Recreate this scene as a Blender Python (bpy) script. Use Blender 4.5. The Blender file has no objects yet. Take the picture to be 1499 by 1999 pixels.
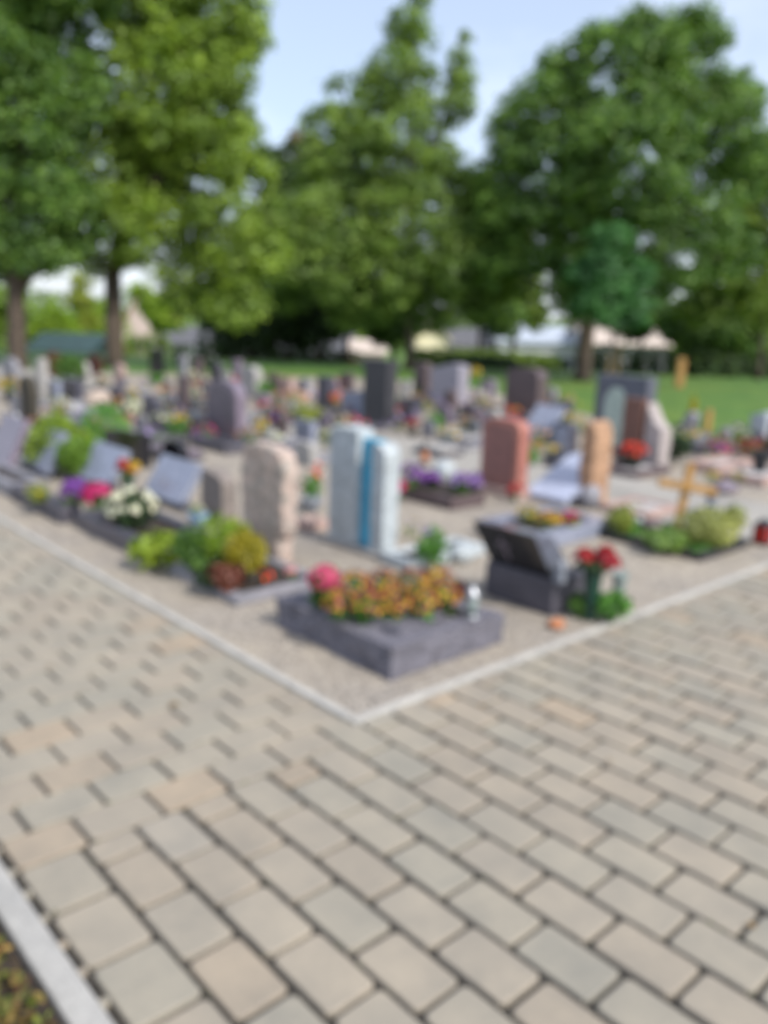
import bpy, math, random
import numpy as np
from mathutils import Vector, Matrix
R = math.radians
random.seed(7)
rng = np.random.default_rng(11)
S = bpy.context.scene
COL = S.collection

# ------------------------------------------------------------------ camera
F_PX, HOR, YAW, ROLL, CAMH = 1640.7, 623.4, 0.74372, 0.0370, 1.6
PITCH = math.atan((999.5 - HOR) / F_PX)
CAM = Vector((-2.0654, -2.3757, CAMH))
cam_data = bpy.data.cameras.new('camera')
cam = bpy.data.objects.new('camera', cam_data); COL.objects.link(cam)
CROT = Matrix.Rotation(-YAW, 3, 'Z') @ Matrix.Rotation(math.pi/2 - PITCH, 3, 'X') @ Matrix.Rotation(ROLL, 3, 'Z')
cam.matrix_world = Matrix.Translation(CAM) @ CROT.to_4x4()
cam_data.sensor_fit = 'HORIZONTAL'; cam_data.sensor_width = 36
cam_data.lens = 36 * F_PX / 1499
cam_data.clip_start = 0.05; cam_data.clip_end = 3000
# the whole photograph is out of focus: the lens was focused far too near
DEFOCUS = True
cam_data.dof.use_dof = DEFOCUS
cam_data.dof.focus_distance = 0.30
cam_data.dof.aperture_fstop = 8.6
S.camera = cam

# ------------------------------------------------------------------ sky, sun, exposure
SUN_EL, SUN_FWD = 44, 132        # degrees; azimuth measured clockwise from the viewing direction
az = math.degrees(YAW) + SUN_FWD   # clockwise from +Y
world = bpy.data.worlds.new('World'); S.world = world; world.use_nodes = True
nt = world.node_tree; nt.nodes.clear()
sky = nt.nodes.new('ShaderNodeTexSky'); sky.sky_type = 'NISHITA'; sky.sun_disc = False
sky.sun_elevation = R(SUN_EL); sky.sun_rotation = R(az)
sky.air_density = 1.0; sky.dust_density = 1.5; sky.ozone_density = 1.6
tc = nt.nodes.new('ShaderNodeTexCoord')
mp = nt.nodes.new('ShaderNodeMapping'); mp.inputs['Scale'].default_value = (1.4, 1.4, 3.2)
nz = nt.nodes.new('ShaderNodeTexNoise'); nz.inputs['Scale'].default_value = 1.7; nz.inputs['Detail'].default_value = 7; nz.inputs['Roughness'].default_value = .55
cr = nt.nodes.new('ShaderNodeValToRGB'); cr.color_ramp.elements[0].position = .36; cr.color_ramp.elements[1].position = .72
cr.color_ramp.elements[0].color = (.32, .32, .32, 1); cr.color_ramp.elements[1].color = (.8, .8, .8, 1)
mx = nt.nodes.new('ShaderNodeMix'); mx.data_type = 'RGBA'; mx.inputs[7].default_value = (6.3, 6.75, 7.8, 1)
bg = nt.nodes.new('ShaderNodeBackground'); bg.inputs['Strength'].default_value = 0.135
wo = nt.nodes.new('ShaderNodeOutputWorld')
L = nt.links.new
L(tc.outputs['Generated'], mp.inputs[0]); L(mp.outputs[0], nz.inputs[0]); L(nz.outputs[0], cr.inputs[0])
L(cr.outputs[0], mx.inputs[0]); L(sky.outputs[0], mx.inputs[6]); L(mx.outputs[2], bg.inputs[0]); L(bg.outputs[0], wo.inputs[0])
sun_d = bpy.data.lights.new('sun', 'SUN'); sun_d.energy = 3.3; sun_d.angle = R(2); sun_d.color = (1, .95, .87)
sun = bpy.data.objects.new('sun', sun_d); COL.objects.link(sun)
sd = Vector((math.sin(R(az))*math.cos(R(SUN_EL)), math.cos(R(az))*math.cos(R(SUN_EL)), math.sin(R(SUN_EL))))
sun.rotation_euler = sd.to_track_quat('Z', 'Y').to_euler()
S.view_settings.view_transform = 'Standard'; S.view_settings.look = 'None'
S.view_settings.exposure = 0.52; S.view_settings.gamma = 1
S.cycles.use_denoising = True
S.cycles.max_bounces = 8; S.cycles.transparent_max_bounces = 12

# ------------------------------------------------------------------ measuring helpers (full photo pixels -> metres on the ground)
def ray(px, py):
    return CROT @ Vector(((px-749.5)/F_PX, -(py-999.5)/F_PX, -1))
def G(px, py, z=0.0):
    r = ray(px, py); t = (z - CAMH)/r.z
    return Vector((CAM.x + r.x*t, CAM.y + r.y*t, z))
def proj(p):
    q = CROT.transposed() @ (Vector(p) - CAM)
    return 749.5 + F_PX*q.x/(-q.z), 999.5 - F_PX*q.y/(-q.z)
FWD = Vector((math.sin(YAW), math.cos(YAW), 0)); RGT = Vector((math.cos(YAW), -math.sin(YAW), 0))
def depth(p): return (Vector(p)-CAM).dot(FWD)
def PD(px, py, D):          # the point at forward distance D seen at a pixel
    r = ray(px, py); t = D / r.dot(FWD); return CAM + r*t
def height_at(x, y, py):
    lo, hi = -3, 30
    for _ in range(50):
        m = (lo+hi)/2
        if proj((x, y, m))[1] > py: lo = m
        else: hi = m
    return lo
def span(N, axis, px):      # length along an axis until the point is seen at column px
    lo, hi = 0.0, 6.0
    s0 = proj(N)[0]; sg = 1 if px > s0 else -1
    for _ in range(40):
        m = (lo+hi)/2; q = Vector(N) + axis*m
        if (proj(q)[0]-px)*sg < 0: lo = m
        else: hi = m
    return lo
AX, AY = Vector((1, 0, 0)), Vector((0, 1, 0))

# ------------------------------------------------------------------ materials
MATS = {}
def new_mat(name):
    m = bpy.data.materials.new(name); m.use_nodes = True
    n = m.node_tree.nodes; b = n['Principled BSDF']
    return m, m.node_tree, b
def noise_node(t, scale, detail=4, coord='Object', rough=.6):
    c = t.nodes.new('ShaderNodeTexCoord'); z = t.nodes.new('ShaderNodeTexNoise')
    z.inputs['Scale'].default_value = scale; z.inputs['Detail'].default_value = detail; z.inputs['Roughness'].default_value = rough
    t.links.new(c.outputs[coord], z.inputs['Vector']); return z
def ramp(t, src, stops):
    r = t.nodes.new('ShaderNodeValToRGB'); e = r.color_ramp.elements
    while len(e) < len(stops): e.new(.5)
    for k, (p, c) in enumerate(stops): e[k].position = p; e[k].color = (*c, 1)
    t.links.new(src, r.inputs[0]); return r
def mix(t, a, b, fac, mode='MIX'):
    m = t.nodes.new('ShaderNodeMix'); m.data_type = 'RGBA'; m.blend_type = mode
    for s, v in ((0, fac), (6, a), (7, b)):
        if hasattr(v, 'links'): t.links.new(v, m.inputs[s])
        else: m.inputs[s].default_value = (*v, 1) if isinstance(v, tuple) else v
    return m.outputs[2]
def scale_c(c, k): return tuple(min(1, x*k) for x in c)
def bump(t, b, src, strength, dist=.01):
    n = t.nodes.new('ShaderNodeBump'); n.inputs['Strength'].default_value = strength; n.inputs['Distance'].default_value = dist
    t.links.new(src, n.inputs['Height']); t.links.new(n.outputs[0], b.inputs['Normal'])
def stone(name, c, c2=None, rough=.7, speck=180, bs=.3, big=9):
    if name in MATS: return MATS[name]
    c2 = c2 or scale_c(c, .6)
    m, t, b = new_mat(name)
    z = noise_node(t, speck, 3); r = ramp(t, z.outputs[0], [(.38, c2), (.6, c)])
    z2 = noise_node(t, big, 6); r2 = ramp(t, z2.outputs[0], [(.3, (.72, .72, .72)), (.7, (1.12, 1.1, 1.08))])
    t.links.new(mix(t, r.outputs[0], r2.outputs[0], 1.0, 'MULTIPLY'), b.inputs['Base Color'])
    b.inputs['Roughness'].default_value = rough
    bump(t, b, z2.outputs[0], bs, .02 if rough > .5 else .002)
    MATS[name] = m; return m
def plain(name, c, rough=.5, metal=0, var=.25, sc=30):
    if name in MATS: return MATS[name]
    m, t, b = new_mat(name)
    z = noise_node(t, sc, 5); r = ramp(t, z.outputs[0], [(.3, scale_c(c, 1-var)), (.7, scale_c(c, 1+var*.5))])
    t.links.new(r.outputs[0], b.inputs['Base Color']); b.inputs['Roughness'].default_value = rough; b.inputs['Metallic'].default_value = metal
    MATS[name] = m; return m
def leafy(name, c, c2=None, transl=.35, rough=.55):
    if name in MATS: return MATS[name]
    c2 = c2 or (c[0]*1.7, c[1]*1.45, c[2]*1.1)
    m, t, b = new_mat(name)
    g = t.nodes.new('ShaderNodeNewGeometry')
    r = ramp(t, g.outputs['Random Per Island'], [(0, scale_c(c, .6)), (.5, c), (1, c2)])
    z = noise_node(t, .8, 3); r2 = ramp(t, z.outputs[0], [(.34, (.6, .64, .7)), (.66, (1.3, 1.22, 1.0))])
    col = mix(t, r.outputs[0], r2.outputs[0], 1.0, 'MULTIPLY')
    t.links.new(col, b.inputs['Base Color']); b.inputs['Roughness'].default_value = rough
    tr = t.nodes.new('ShaderNodeBsdfTranslucent'); t.links.new(mix(t, col, (1.25, 1.35, .6), 1.0, 'MULTIPLY'), tr.inputs[0])
    ms = t.nodes.new('ShaderNodeMixShader'); ms.inputs[0].default_value = transl
    o = t.nodes['Material Output']
    t.links.new(b.outputs[0], ms.inputs[1]); t.links.new(tr.outputs[0], ms.inputs[2]); t.links.new(ms.outputs[0], o.inputs[0])
    MATS[name] = m; return m
def petal(name, c, c2=None):
    return leafy('petal_'+name, c, c2 or scale_c(c, 1.3), .25, .6)

# stones
DARKGR = stone('dark_granite', (.105, .10, .125), (.035, .035, .048), .55, 160, .5)
HEWN = stone('hewn_granite', (.19, .185, .22), (.06, .06, .08), .8, 90, 1.0, 14)
GREYGR = stone('grey_granite', (.30, .30, .33), (.14, .14, .17), .5, 170, .15)
BLUEGR = stone('blue_granite', (.30, .33, .42), (.17, .19, .26), .22, 170, .05)  # bluish tone also carries the sky reflected in the tilted slabs
POLBLK = stone('polished_black', (.018, .018, .024), (.008, .008, .012), .16, 200, .02)
POLDK = stone('polished_grey', (.10, .10, .13), (.04, .04, .06), .3, 200, .03)
PURPGR = stone('mauve_granite', (.24, .20, .25), (.11, .09, .13), .3, 170, .05)
WHITEST = stone('white_stone', (.45, .50, .53), (.34, .38, .41), .8, 60, .7, 12)
PALEST = stone('pale_stone', (.38, .37, .355), (.27, .265, .26), .85, 60, .6, 12)
PINKST = stone('pink_sandstone', (.50, .385, .335), (.31, .28, .25), .9, 16, .9, 7)
REDGR = stone('red_granite', (.42, .17, .13), (.27, .11, .09), .55, 150, .15)
PINKGR = stone('pink_granite', (.46, .33, .29), (.30, .21, .19), .6, 150, .2)
BROWNST = stone('brown_stone', (.13, .095, .10), (.06, .045, .05), .4, 120, .1)
ORANGEST = stone('orange_sandstone', (.44, .27, .165), (.30, .18, .11), .85, 14, .8, 6)
BLACKLAVA = stone('black_edging', (.02, .02, .024), (.01, .01, .012), .6, 80, .4)
RUSTBR = stone('brown_rusty_pillar', (.20, .10, .075), (.10, .05, .04), .7, 90, .3)
BOULDER = stone('beige_boulder', (.48, .40, .34), (.33, .27, .22), .9, 20, .9, 8)
CONC = stone('concrete', (.38, .375, .36), (.30, .295, .28), .9, 120, .3, 5)
EDGE = stone('edging_concrete', (.45, .44, .41), (.36, .35, .33), .9, 120, .2, 5)
SOIL = stone('soil', (.055, .04, .03), (.02, .015, .012), .95, 40, 1.0, 20)
MULCH = stone('bark_mulch', (.16, .08, .045), (.05, .03, .02), .95, 35, 1.0, 20)
GRAVELBED = stone('fine_white_gravel', (.52, .52, .52), (.3, .3, .31), .9, 60, 1.0, 30)
BARK = stone('bark', (.10, .075, .055), (.035, .028, .022), .95, 12, 1.0, 5)
WOODY = plain('oak_wood', (.36, .20, .06), .6, 0, .35, 14)
GLASSBLUE = plain('blue_glass', (.06, .36, .56), .25, 0, .3, 4)
GREENVASE = plain('green_vase', (.012, .05, .035), .3)
SILVER = plain('silver_metal', (.42, .43, .45), .3, .8)
BLKPLAST = plain('black_plastic', (.015, .016, .02), .4)
TERRA = plain('terracotta', (.42, .17, .08), .8)
BLUEPOT = plain('blue_glaze', (.22, .33, .5), .3)
GREYPOT = plain('grey_ceramic', (.22, .24, .28), .6)
WHITEPOT = plain('white_ceramic', (.7, .72, .74), .4)
REDGLASS = plain('red_candle_plastic', (.42, .03, .025), .3)
CLEARG = plain('clear_glass', (.22, .27, .26), .15)
BRASS = plain('brass', (.5, .33, .1), .35, .7)
# foliage
LIME = leafy('lime_leaves', (.26, .38, .02), (.44, .55, .04))
GOLD = leafy('golden_conifer', (.30, .27, .012), (.52, .43, .03))
MIDG = leafy('green_leaves', (.07, .17, .025), (.15, .30, .04))
FRESH = leafy('fresh_green_leaves', (.09, .26, .04), (.17, .4, .06))
DARKG = leafy('dark_green_leaves', (.025, .06, .018), (.05, .11, .03))
OLIVE = leafy('olive_leaves', (.23, .29, .035), (.38, .43, .07))
PALEY = leafy('pale_yellow_green_leaves', (.33, .36, .11), (.5, .52, .2))
DARKRED = leafy('dark_red_leaves', (.09, .015, .022), (.16, .04, .03))
BRNRED = leafy('brown_red_leaves', (.17, .05, .035), (.28, .10, .06))
TREE_A = leafy('tree_leaves_mid_green', (.165, .27, .035), (.33, .47, .065), .3)
TREE_B = leafy('tree_leaves_soft_green', (.15, .255, .05), (.29, .42, .09), .3)
TREE_C = leafy('tree_leaves_deep_green', (.085, .185, .035), (.20, .335, .06), .3)
TREE_D = leafy('tree_leaves_yellow_green', (.12, .21, .022), (.26, .38, .045), .3)
TREE_E = leafy('tree_leaves_blue_green', (.05, .17, .05), (.095, .27, .08), .3)
TREE_F = leafy('tree_leaves_darkest_green', (.03, .065, .018), (.06, .11, .03), .35)  # darkest of the tree leaf greens
TREE_G = leafy('tree_leaves_bronze', (.13, .105, .05), (.22, .18, .09), .3)
TREE_Y = leafy('tree_leaves_bright_lime', (.20, .33, .02), (.36, .5, .05), .45)
PET = {k: petal(k, c) for k, c in dict(
    pink=(.62, .07, .18), magenta=(.55, .02, .16), crimson=(.30, .006, .02), red=(.42, .015, .02), scarlet=(.72, .07, .02), white=(.72, .72, .60),
    yellow=(.55, .38, .04), orange=(.50, .21, .03), violet=(.20, .06, .36), lilac=(.36, .26, .60), peach=(.68, .34, .22), plum=(.26, .035, .08), blush=(.66, .30, .34)).items()}

# ------------------------------------------------------------------ mesh builder
class MB:
    def __init__(s): s.v = []; s.f = []; s.mi = []; s.sm = []
    def add(s, vs, fs, mi=0, smooth=False):
        o = len(s.v); s.v += [tuple(v) for v in vs]
        for f in fs: s.f.append([o+i for i in f]); s.mi.append(mi); s.sm.append(smooth)
        return s
    def box(s, c, d, rz=0, mi=0, top=1.0, M=None):
        x, y, z = d[0]/2, d[1]/2, d[2]/2
        vs = [Vector((i*x*(top if k > 0 else 1), j*y*(top if k > 0 else 1), k*z)) for k in (-1, 1) for i, j in ((-1,-1),(1,-1),(1,1),(-1,1))]
        m = M or Matrix.Rotation(rz, 3, 'Z')
        vs = [m @ v + Vector(c) for v in vs]
        return s.add(vs, [(3,2,1,0),(4,5,6,7),(0,1,5,4),(1,2,6,5),(2,3,7,6),(3,0,4,7)], mi)
    def prism(s, pts, z0, z1, mi=0, M=None, off=(0,0,0)):   # pts CCW in xy
        n = len(pts); vs = [Vector((p[0], p[1], z0)) for p in pts] + [Vector((p[0], p[1], z1)) for p in pts]
        if M is not None: vs = [M @ v for v in vs]
        vs = [v + Vector(off) for v in vs]
        fs = [tuple(range(n-1, -1, -1)), tuple(range(n, 2*n))] + [(i, (i+1) % n, n+(i+1) % n, n+i) for i in range(n)]
        return s.add(vs, fs, mi)
    def lathe(s, prof, c=(0,0,0), seg=18, mi=0):
        vs = []; fs = []
        for r, z in prof:
            for k in range(seg):
                a = 2*math.pi*k/seg; vs.append((c[0]+r*math.cos(a), c[1]+r*math.sin(a), c[2]+z))
        for i in range(len(prof)-1):
            for k in range(seg):
                k2 = (k+1) % seg; fs.append((i*seg+k, i*seg+k2, (i+1)*seg+k2, (i+1)*seg+k))
        fs.append(tuple(range(seg-1, -1, -1))); n = (len(prof)-1)*seg; fs.append(tuple(n+k for k in range(seg)))
        return s.add(vs, fs, mi, True)
    def tube(s, pts, rad, seg=8, mi=0):
        vs = []; fs = []
        for i, p in enumerate(pts):
            p = Vector(p); a = Vector(pts[max(i-1, 0)]); b = Vector(pts[min(i+1, len(pts)-1)])
            d = (b-a).normalized(); u = d.orthogonal().normalized()
            if i and pu is not None: u = (pu - d*pu.dot(d)).normalized()
            pu = u; w = d.cross(u)
            r = rad[i] if hasattr(rad, '__len__') else rad
            for k in range(seg):
                t = 2*math.pi*k/seg; vs.append(p + (u*math.cos(t)+w*math.sin(t))*r)
        for i in range(len(pts)-1):
            for k in range(seg):
                k2 = (k+1) % seg; fs.append((i*seg+k, i*seg+k2, (i+1)*seg+k2, (i+1)*seg+k))
        fs.append(tuple(range(seg-1, -1, -1))); n = (len(pts)-1)*seg; fs.append(tuple(n+k for k in range(seg)))
        return s.add(vs, fs, mi, True)
    def build(s, name, mats, parent=None, loc=(0,0,0), bevel=0, rough=0, sub=0):
        me = bpy.data.meshes.new(name); me.from_pydata([tuple(v) for v in s.v], [], s.f)
        mats = mats if isinstance(mats, (list, tuple)) else [mats]
        for m in mats: me.materials.append(m)
        me.polygons.foreach_set('material_index', s.mi); me.polygons.foreach_set('use_smooth', s.sm); me.update()
        o = bpy.data.objects.new(name, me); COL.objects.link(o); o.location = loc
        if parent: o.parent = parent
        if sub:
            m = o.modifiers.new('sub', 'SUBSURF'); m.subdivision_type = 'SIMPLE'; m.levels = m.render_levels = sub
        if rough:
            tx = bpy.data.textures.get('rough_stone') or bpy.data.textures.new('rough_stone', 'CLOUDS'); tx.noise_scale = .07; tx.noise_depth = 3
            m = o.modifiers.new('hewn', 'DISPLACE'); m.texture = tx; m.strength = rough; m.texture_coords = 'GLOBAL'; m.mid_level = .5
        if bevel:
            m = o.modifiers.new('bevel', 'BEVEL'); m.width = bevel; m.segments = 2; m.limit_method = 'ANGLE'; m.angle_limit = R(40)
        return o
def raw_mesh(name, V, Fq, mat, parent=None, loc=(0,0,0)):
    me = bpy.data.meshes.new(name); n = len(V); q = len(Fq)
    me.vertices.add(n); me.vertices.foreach_set('co', V.astype(np.float32).ravel())
    me.loops.add(q*4); me.loops.foreach_set('vertex_index', Fq.astype(np.int32).ravel())
    me.polygons.add(q); me.polygons.foreach_set('loop_start', np.arange(0, q*4, 4, dtype=np.int32))
    me.materials.append(mat); me.update(calc_edges=True)
    o = bpy.data.objects.new(name, me); COL.objects.link(o); o.location = loc
    if parent: o.parent = parent
    return o
def tag(o, label, cat, group=None, kind=None):
    if label: o['label'] = label
    if cat: o['category'] = cat
    if group: o['group'] = group
    if kind: o['kind'] = kind
    return o
def structure(o): o['kind'] = 'structure'; return o
def empty(name, loc, label, cat, group=None, rz=0):
    o = bpy.data.objects.new(name, None); COL.objects.link(o); o.location = loc; o.rotation_euler = (0, 0, rz); o.empty_display_size = .1
    return tag(o, label, cat, group)
def copy_tree(o, parent=None):
    c = o.copy(); COL.objects.link(c); c.parent = parent
    for ch in list(o.children): copy_tree(ch, c)
    return c

# leaves: V quads placed with numpy
def leaf_quads(P, N, size, asp=.6, r=rng):
    n = len(P); N = N/np.maximum(np.linalg.norm(N, axis=1, keepdims=True), 1e-6)
    A = r.normal(size=(n, 3)); A -= N*(A*N).sum(1, keepdims=True); A /= np.maximum(np.linalg.norm(A, axis=1, keepdims=True), 1e-6)
    B = np.cross(N, A); s = (size*np.exp(r.normal(size=n)*.25))[:, None]
    V = np.stack([P - A*s*.5, P + B*s*asp*.5 + N*s*.06, P + A*s*.5, P - B*s*asp*.5 + N*s*.06], 1).reshape(-1, 3)
    return V, np.arange(n*4).reshape(-1, 4)
def unit(n, r=rng):
    d = r.normal(size=(n, 3)); return d/np.linalg.norm(d, axis=1, keepdims=True)
def cloud_points(lobes, n, shell=.13, r=rng):
    Lb = np.array(lobes, float); w = (Lb[:, 3]*Lb[:, 4]+Lb[:, 4]*Lb[:, 5]+Lb[:, 3]*Lb[:, 5]); w /= w.sum()
    k = r.choice(len(Lb), n, p=w); d = unit(n, r)
    rad = 1 - np.abs(r.normal(size=n))*shell
    return Lb[k, :3] + d*Lb[k, 3:]*rad[:, None], d
def foliage(name, lobes, n, size, mat, parent=None, loc=(0,0,0), shell=.15, asp=.6, up=.5, minz=None, jit=.55):
    P, d = cloud_points(lobes, n, shell)
    if minz is not None: k = P[:, 2] > minz; P = P[k]; d = d[k]
    N = d*.8 + rng.normal(size=P.shape)*jit; N[:, 2] += up
    V, Fq = leaf_quads(P, N, size, asp)
    return raw_mesh(name, V, Fq, mat, parent, loc)
def blossoms(name, pts, nor, size, mat, parent, loc=(0,0,0), petals=6):
    Vs = []; Ps = []
    P = np.repeat(pts, petals, 0); n = len(P)
    Nn = nor/np.linalg.norm(nor, axis=1, keepdims=True); Nn = np.repeat(Nn, petals, 0)
    A = np.cross(Nn, [0.3, .2, .93]); A /= np.linalg.norm(A, axis=1, keepdims=True); B = np.cross(Nn, A)
    th = np.tile(np.arange(petals)*2*math.pi/petals, len(pts)) + np.repeat(rng.random(len(pts))*6, petals)
    D = A*np.cos(th)[:, None] + B*np.sin(th)[:, None]; T = np.cross(Nn, D)
    s = np.repeat(size*np.exp(rng.normal(size=len(pts))*.15), petals)[:, None]
    V = np.stack([P, P + D*s*.32 + T*s*.24 + Nn*s*.14, P + D*s*.55 + Nn*s*.10, P + D*s*.32 - T*s*.24 + Nn*s*.14], 1).reshape(-1, 3)
    return raw_mesh(name, V, np.arange(n*4).reshape(-1, 4), mat, parent, loc)

# ------------------------------------------------------------------ THE SETTING
def sheet(name, pts, z, mat):
    return structure(MB().add([(p[0], p[1], z) for p in pts], [tuple(range(len(pts)))]).build(name, mat))
def grass_mat():
    m, t, b = new_mat('grass'); z = noise_node(t, 2.2, 8, 'Object', .65); z2 = noise_node(t, .22, 3)
    r = ramp(t, z.outputs[0], [(.3, (.035, .095, .008)), (.52, (.06, .155, .014)), (.75, (.12, .22, .03))])
    r2 = ramp(t, z2.outputs[0], [(.36, (1.5, 1.0, .9)), (.62, (.75, .82, .8))])
    t.links.new(mix(t, r.outputs[0], r2.outputs[0], 1.0, 'MULTIPLY'), b.inputs['Base Color']); b.inputs['Roughness'].default_value = .9
    bump(t, b, z.outputs[0], .8, .06); return m
def gravel_mat():
    m, t, b = new_mat('gravel'); c = t.nodes.new('ShaderNodeTexCoord'); v = t.nodes.new('ShaderNodeTexVoronoi'); v.inputs['Scale'].default_value = 85
    t.links.new(c.outputs['Object'], v.inputs['Vector'])
    sp = t.nodes.new('ShaderNodeSeparateColor'); t.links.new(v.outputs['Color'], sp.inputs[0])
    r = ramp(t, sp.outputs[0], [(0, (.16, .145, .13)), (.5, (.345, .305, .26)), (1, (.50, .455, .39))])
    z = noise_node(t, 1.6, 5); r2 = ramp(t, z.outputs[0], [(.3, (.8, .8, .82)), (.7, (1.12, 1.08, 1.0))])
    t.links.new(mix(t, r.outputs[0], r2.outputs[0], 1.0, 'MULTIPLY'), b.inputs['Base Color']); b.inputs['Roughness'].default_value = .95
    bump(t, b, v.outputs['Distance'], .9, .012); return m
def paver_mat():
    m, t, b = new_mat('concrete_paver'); g = t.nodes.new('ShaderNodeNewGeometry')
    r = ramp(t, g.outputs['Random Per Island'], [(0, (.272, .252, .208)), (.3, (.28, .254, .207)), (.62, (.292, .26, .212)), (.92, (.282, .245, .196)), (.975, (.32, .258, .19)), (1, (.28, .268, .236))])
    z = noise_node(t, 3.0, 8, 'Object', .7); r2 = ramp(t, z.outputs[0], [(.3, (.74, .76, .78)), (.7, (1.14, 1.11, 1.06))])
    z3 = noise_node(t, 260, 2); r3 = ramp(t, z3.outputs[0], [(.35, (.86, .86, .86)), (.65, (1.06, 1.06, 1.06))])
    c = mix(t, r.outputs[0], r2.outputs[0], 1.0, 'MULTIPLY')
    t.links.new(mix(t, c, r3.outputs[0], 1.0, 'MULTIPLY'), b.inputs['Base Color']); b.inputs['Roughness'].default_value = .85
    bump(t, b, z3.outputs[0], .35, .002); return m

# terrain: level round the camera, falling away gently beyond the trees
def ter_z(x, y):
    d = (x-CAM.x)*FWD.x + (y-CAM.y)*FWD.y
    t = min(max((d-30)/32, 0), 1); return -.03 - 3.4*t*t*(3-2*t)
gx = [-60, -30, -12, -4, 0, 6] + [10+2.5*i for i in range(28)] + [90, 120, 180, 300, 600, 1200]
vs = []; fs = []
for a in gx:
    for b_ in [-1200, -500, -200, -100] + [-70+5*i for i in range(36)] + [140, 200, 500, 1200]:
        p = CAM + FWD*a + RGT*b_; vs.append((p.x, p.y, ter_z(p.x, p.y)))
nb = 4+36+4
for i in range(len(gx)-1):
    for j in range(nb-1): fs.append((i*nb+j, i*nb+j+1, (i+1)*nb+j+1, (i+1)*nb+j))
structure(MB().add(vs, fs, 0, True).build('ground', grass_mat()))

# gravel of the burial ground
gp = [(0.03, 0.03)] + [(G(a, b_).x, G(a, b_).y) for a, b_ in [(1499, 1080)]]
far = [G(a, b_) for a, b_ in [(1499, 868), (1290, 842), (1060, 790), (900, 752), (700, 738), (520, 736), (300, 730), (0, 722)]]
gpts = [(0.03, 0.03), (14.0, 0.03), (far[0].x+2.4, far[0].y-2.2)] + [(p.x, p.y) for p in far] + [(0.03, far[-1].y+1.5)]
sheet('gravel', gpts, 0.0, gravel_mat())
# concrete edging that borders the gravel
ka, kb = MB(), MB(); ylast = far[-1].y+1.5
for i in range(15): ka.box((-.008+.5+i, .01+random.uniform(-.0015, .0015), -.036+random.uniform(-.001, .002)), (.994, .042, .08), random.uniform(-.002, .002))
for i in range(int(ylast)): kb.box((.01+random.uniform(-.0015, .0015), .535+i, -.036+random.uniform(-.001, .002)), (.042, .994, .08), random.uniform(-.002, .002))
structure(ka.build('kerb_right', EDGE, bevel=.004)); structure(kb.build('kerb_left', EDGE, bevel=.004))
# edge kerb, bottom left
ko = MB()
for i in range(30): ko.box((-1.441+random.uniform(-.001, .001), -5.5+i, -.02), (.08, .993, .08))
structure(ko.build('kerb_outer', CONC, bevel=.008))
# concrete walk between the plots
xa, xb = G(1180, 995).x, G(1180, 925).x
sheet('path', [(xa, -2.0+2.04), (xb, .04), (xb, 30), (xa, 30)], .005, stone('path_concrete', (.34, .325, .30), (.26, .25, .23), .95, 50, .4, 2))
# paving
joint = stone('joint_sand', (.06, .053, .045), (.02, .018, .015), 1.0, 60, .6, 3)
MB().add([(-1.46, -6, -.016), (16, -6, -.016), (16, -.02, -.016), (-.02, -.02, -.016), (-.02, 26, -.016), (-1.46, 26, -.016)], [(0,1,2,3,4,5)]).build('paving_bed', joint)
structure(bpy.data.objects['paving_bed'])
pv = []; pf = []
def paver(x0, x1, y0, y1):
    z = random.uniform(-.003, .002); tx = random.uniform(-.0015, .0015); o = len(pv)
    j = lambda: random.uniform(-.0015, .0015)
    x0 += j(); x1 += j(); y0 += j(); y1 += j()
    q = min(.013, (x1-x0)*.3, (y1-y0)*.3); cx_ = (x0+x1)/2; cy_ = (y0+y1)/2
    ring = [(x0+q, y0), (x1-q, y0), (x1, y0+q), (x1, y1-q), (x1-q, y1), (x0+q, y1), (x0, y1-q), (x0, y0+q)]
    for zz, e in ((-.05, 0), (z-.004, 0), (z, .005)):
        for a, b_ in ring:
            a2 = a + (e if a < cx_ else -e); b2 = b_ + (e if b_ < cy_ else -e)
            pv.append((a2, b2, zz+(tx if a > cx_ else -tx)))
    pf.append([o+16+k for k in range(8)])
    for r_ in (0, 8):
        for k in range(8): k2 = (k+1) % 8; pf.append([o+r_+k, o+r_+k2, o+r_+8+k2, o+r_+8+k])
PL, PW, OX, OY = .249, .170, -.163, -.115
JY, JX = .0095, .003        # half widths: joints running along Y are open, those along X nearly closed
# field to the right of the corner: courses run along Y, halves at the top
i0 = -8
for i in range(i0, 100):
    x0 = OX + i*PW; x1 = x0+PW
    if x0 < -1.40: continue
    if x0 < -1.30: x0 = -1.368-JY
    y = OY + .01
    first = PL if i % 2 else PL/2
    if x0 > OX-.05:
        if i % 2: paver(x0+JY, x1-JY, y+.005, -.020)
        else: first += -.020 - y; y = -.020
    ln = first
    while y > -6:
        paver(x0+JY, x1-JY, y-ln+.0085, y-.0085); y -= ln; ln = PL
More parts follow.
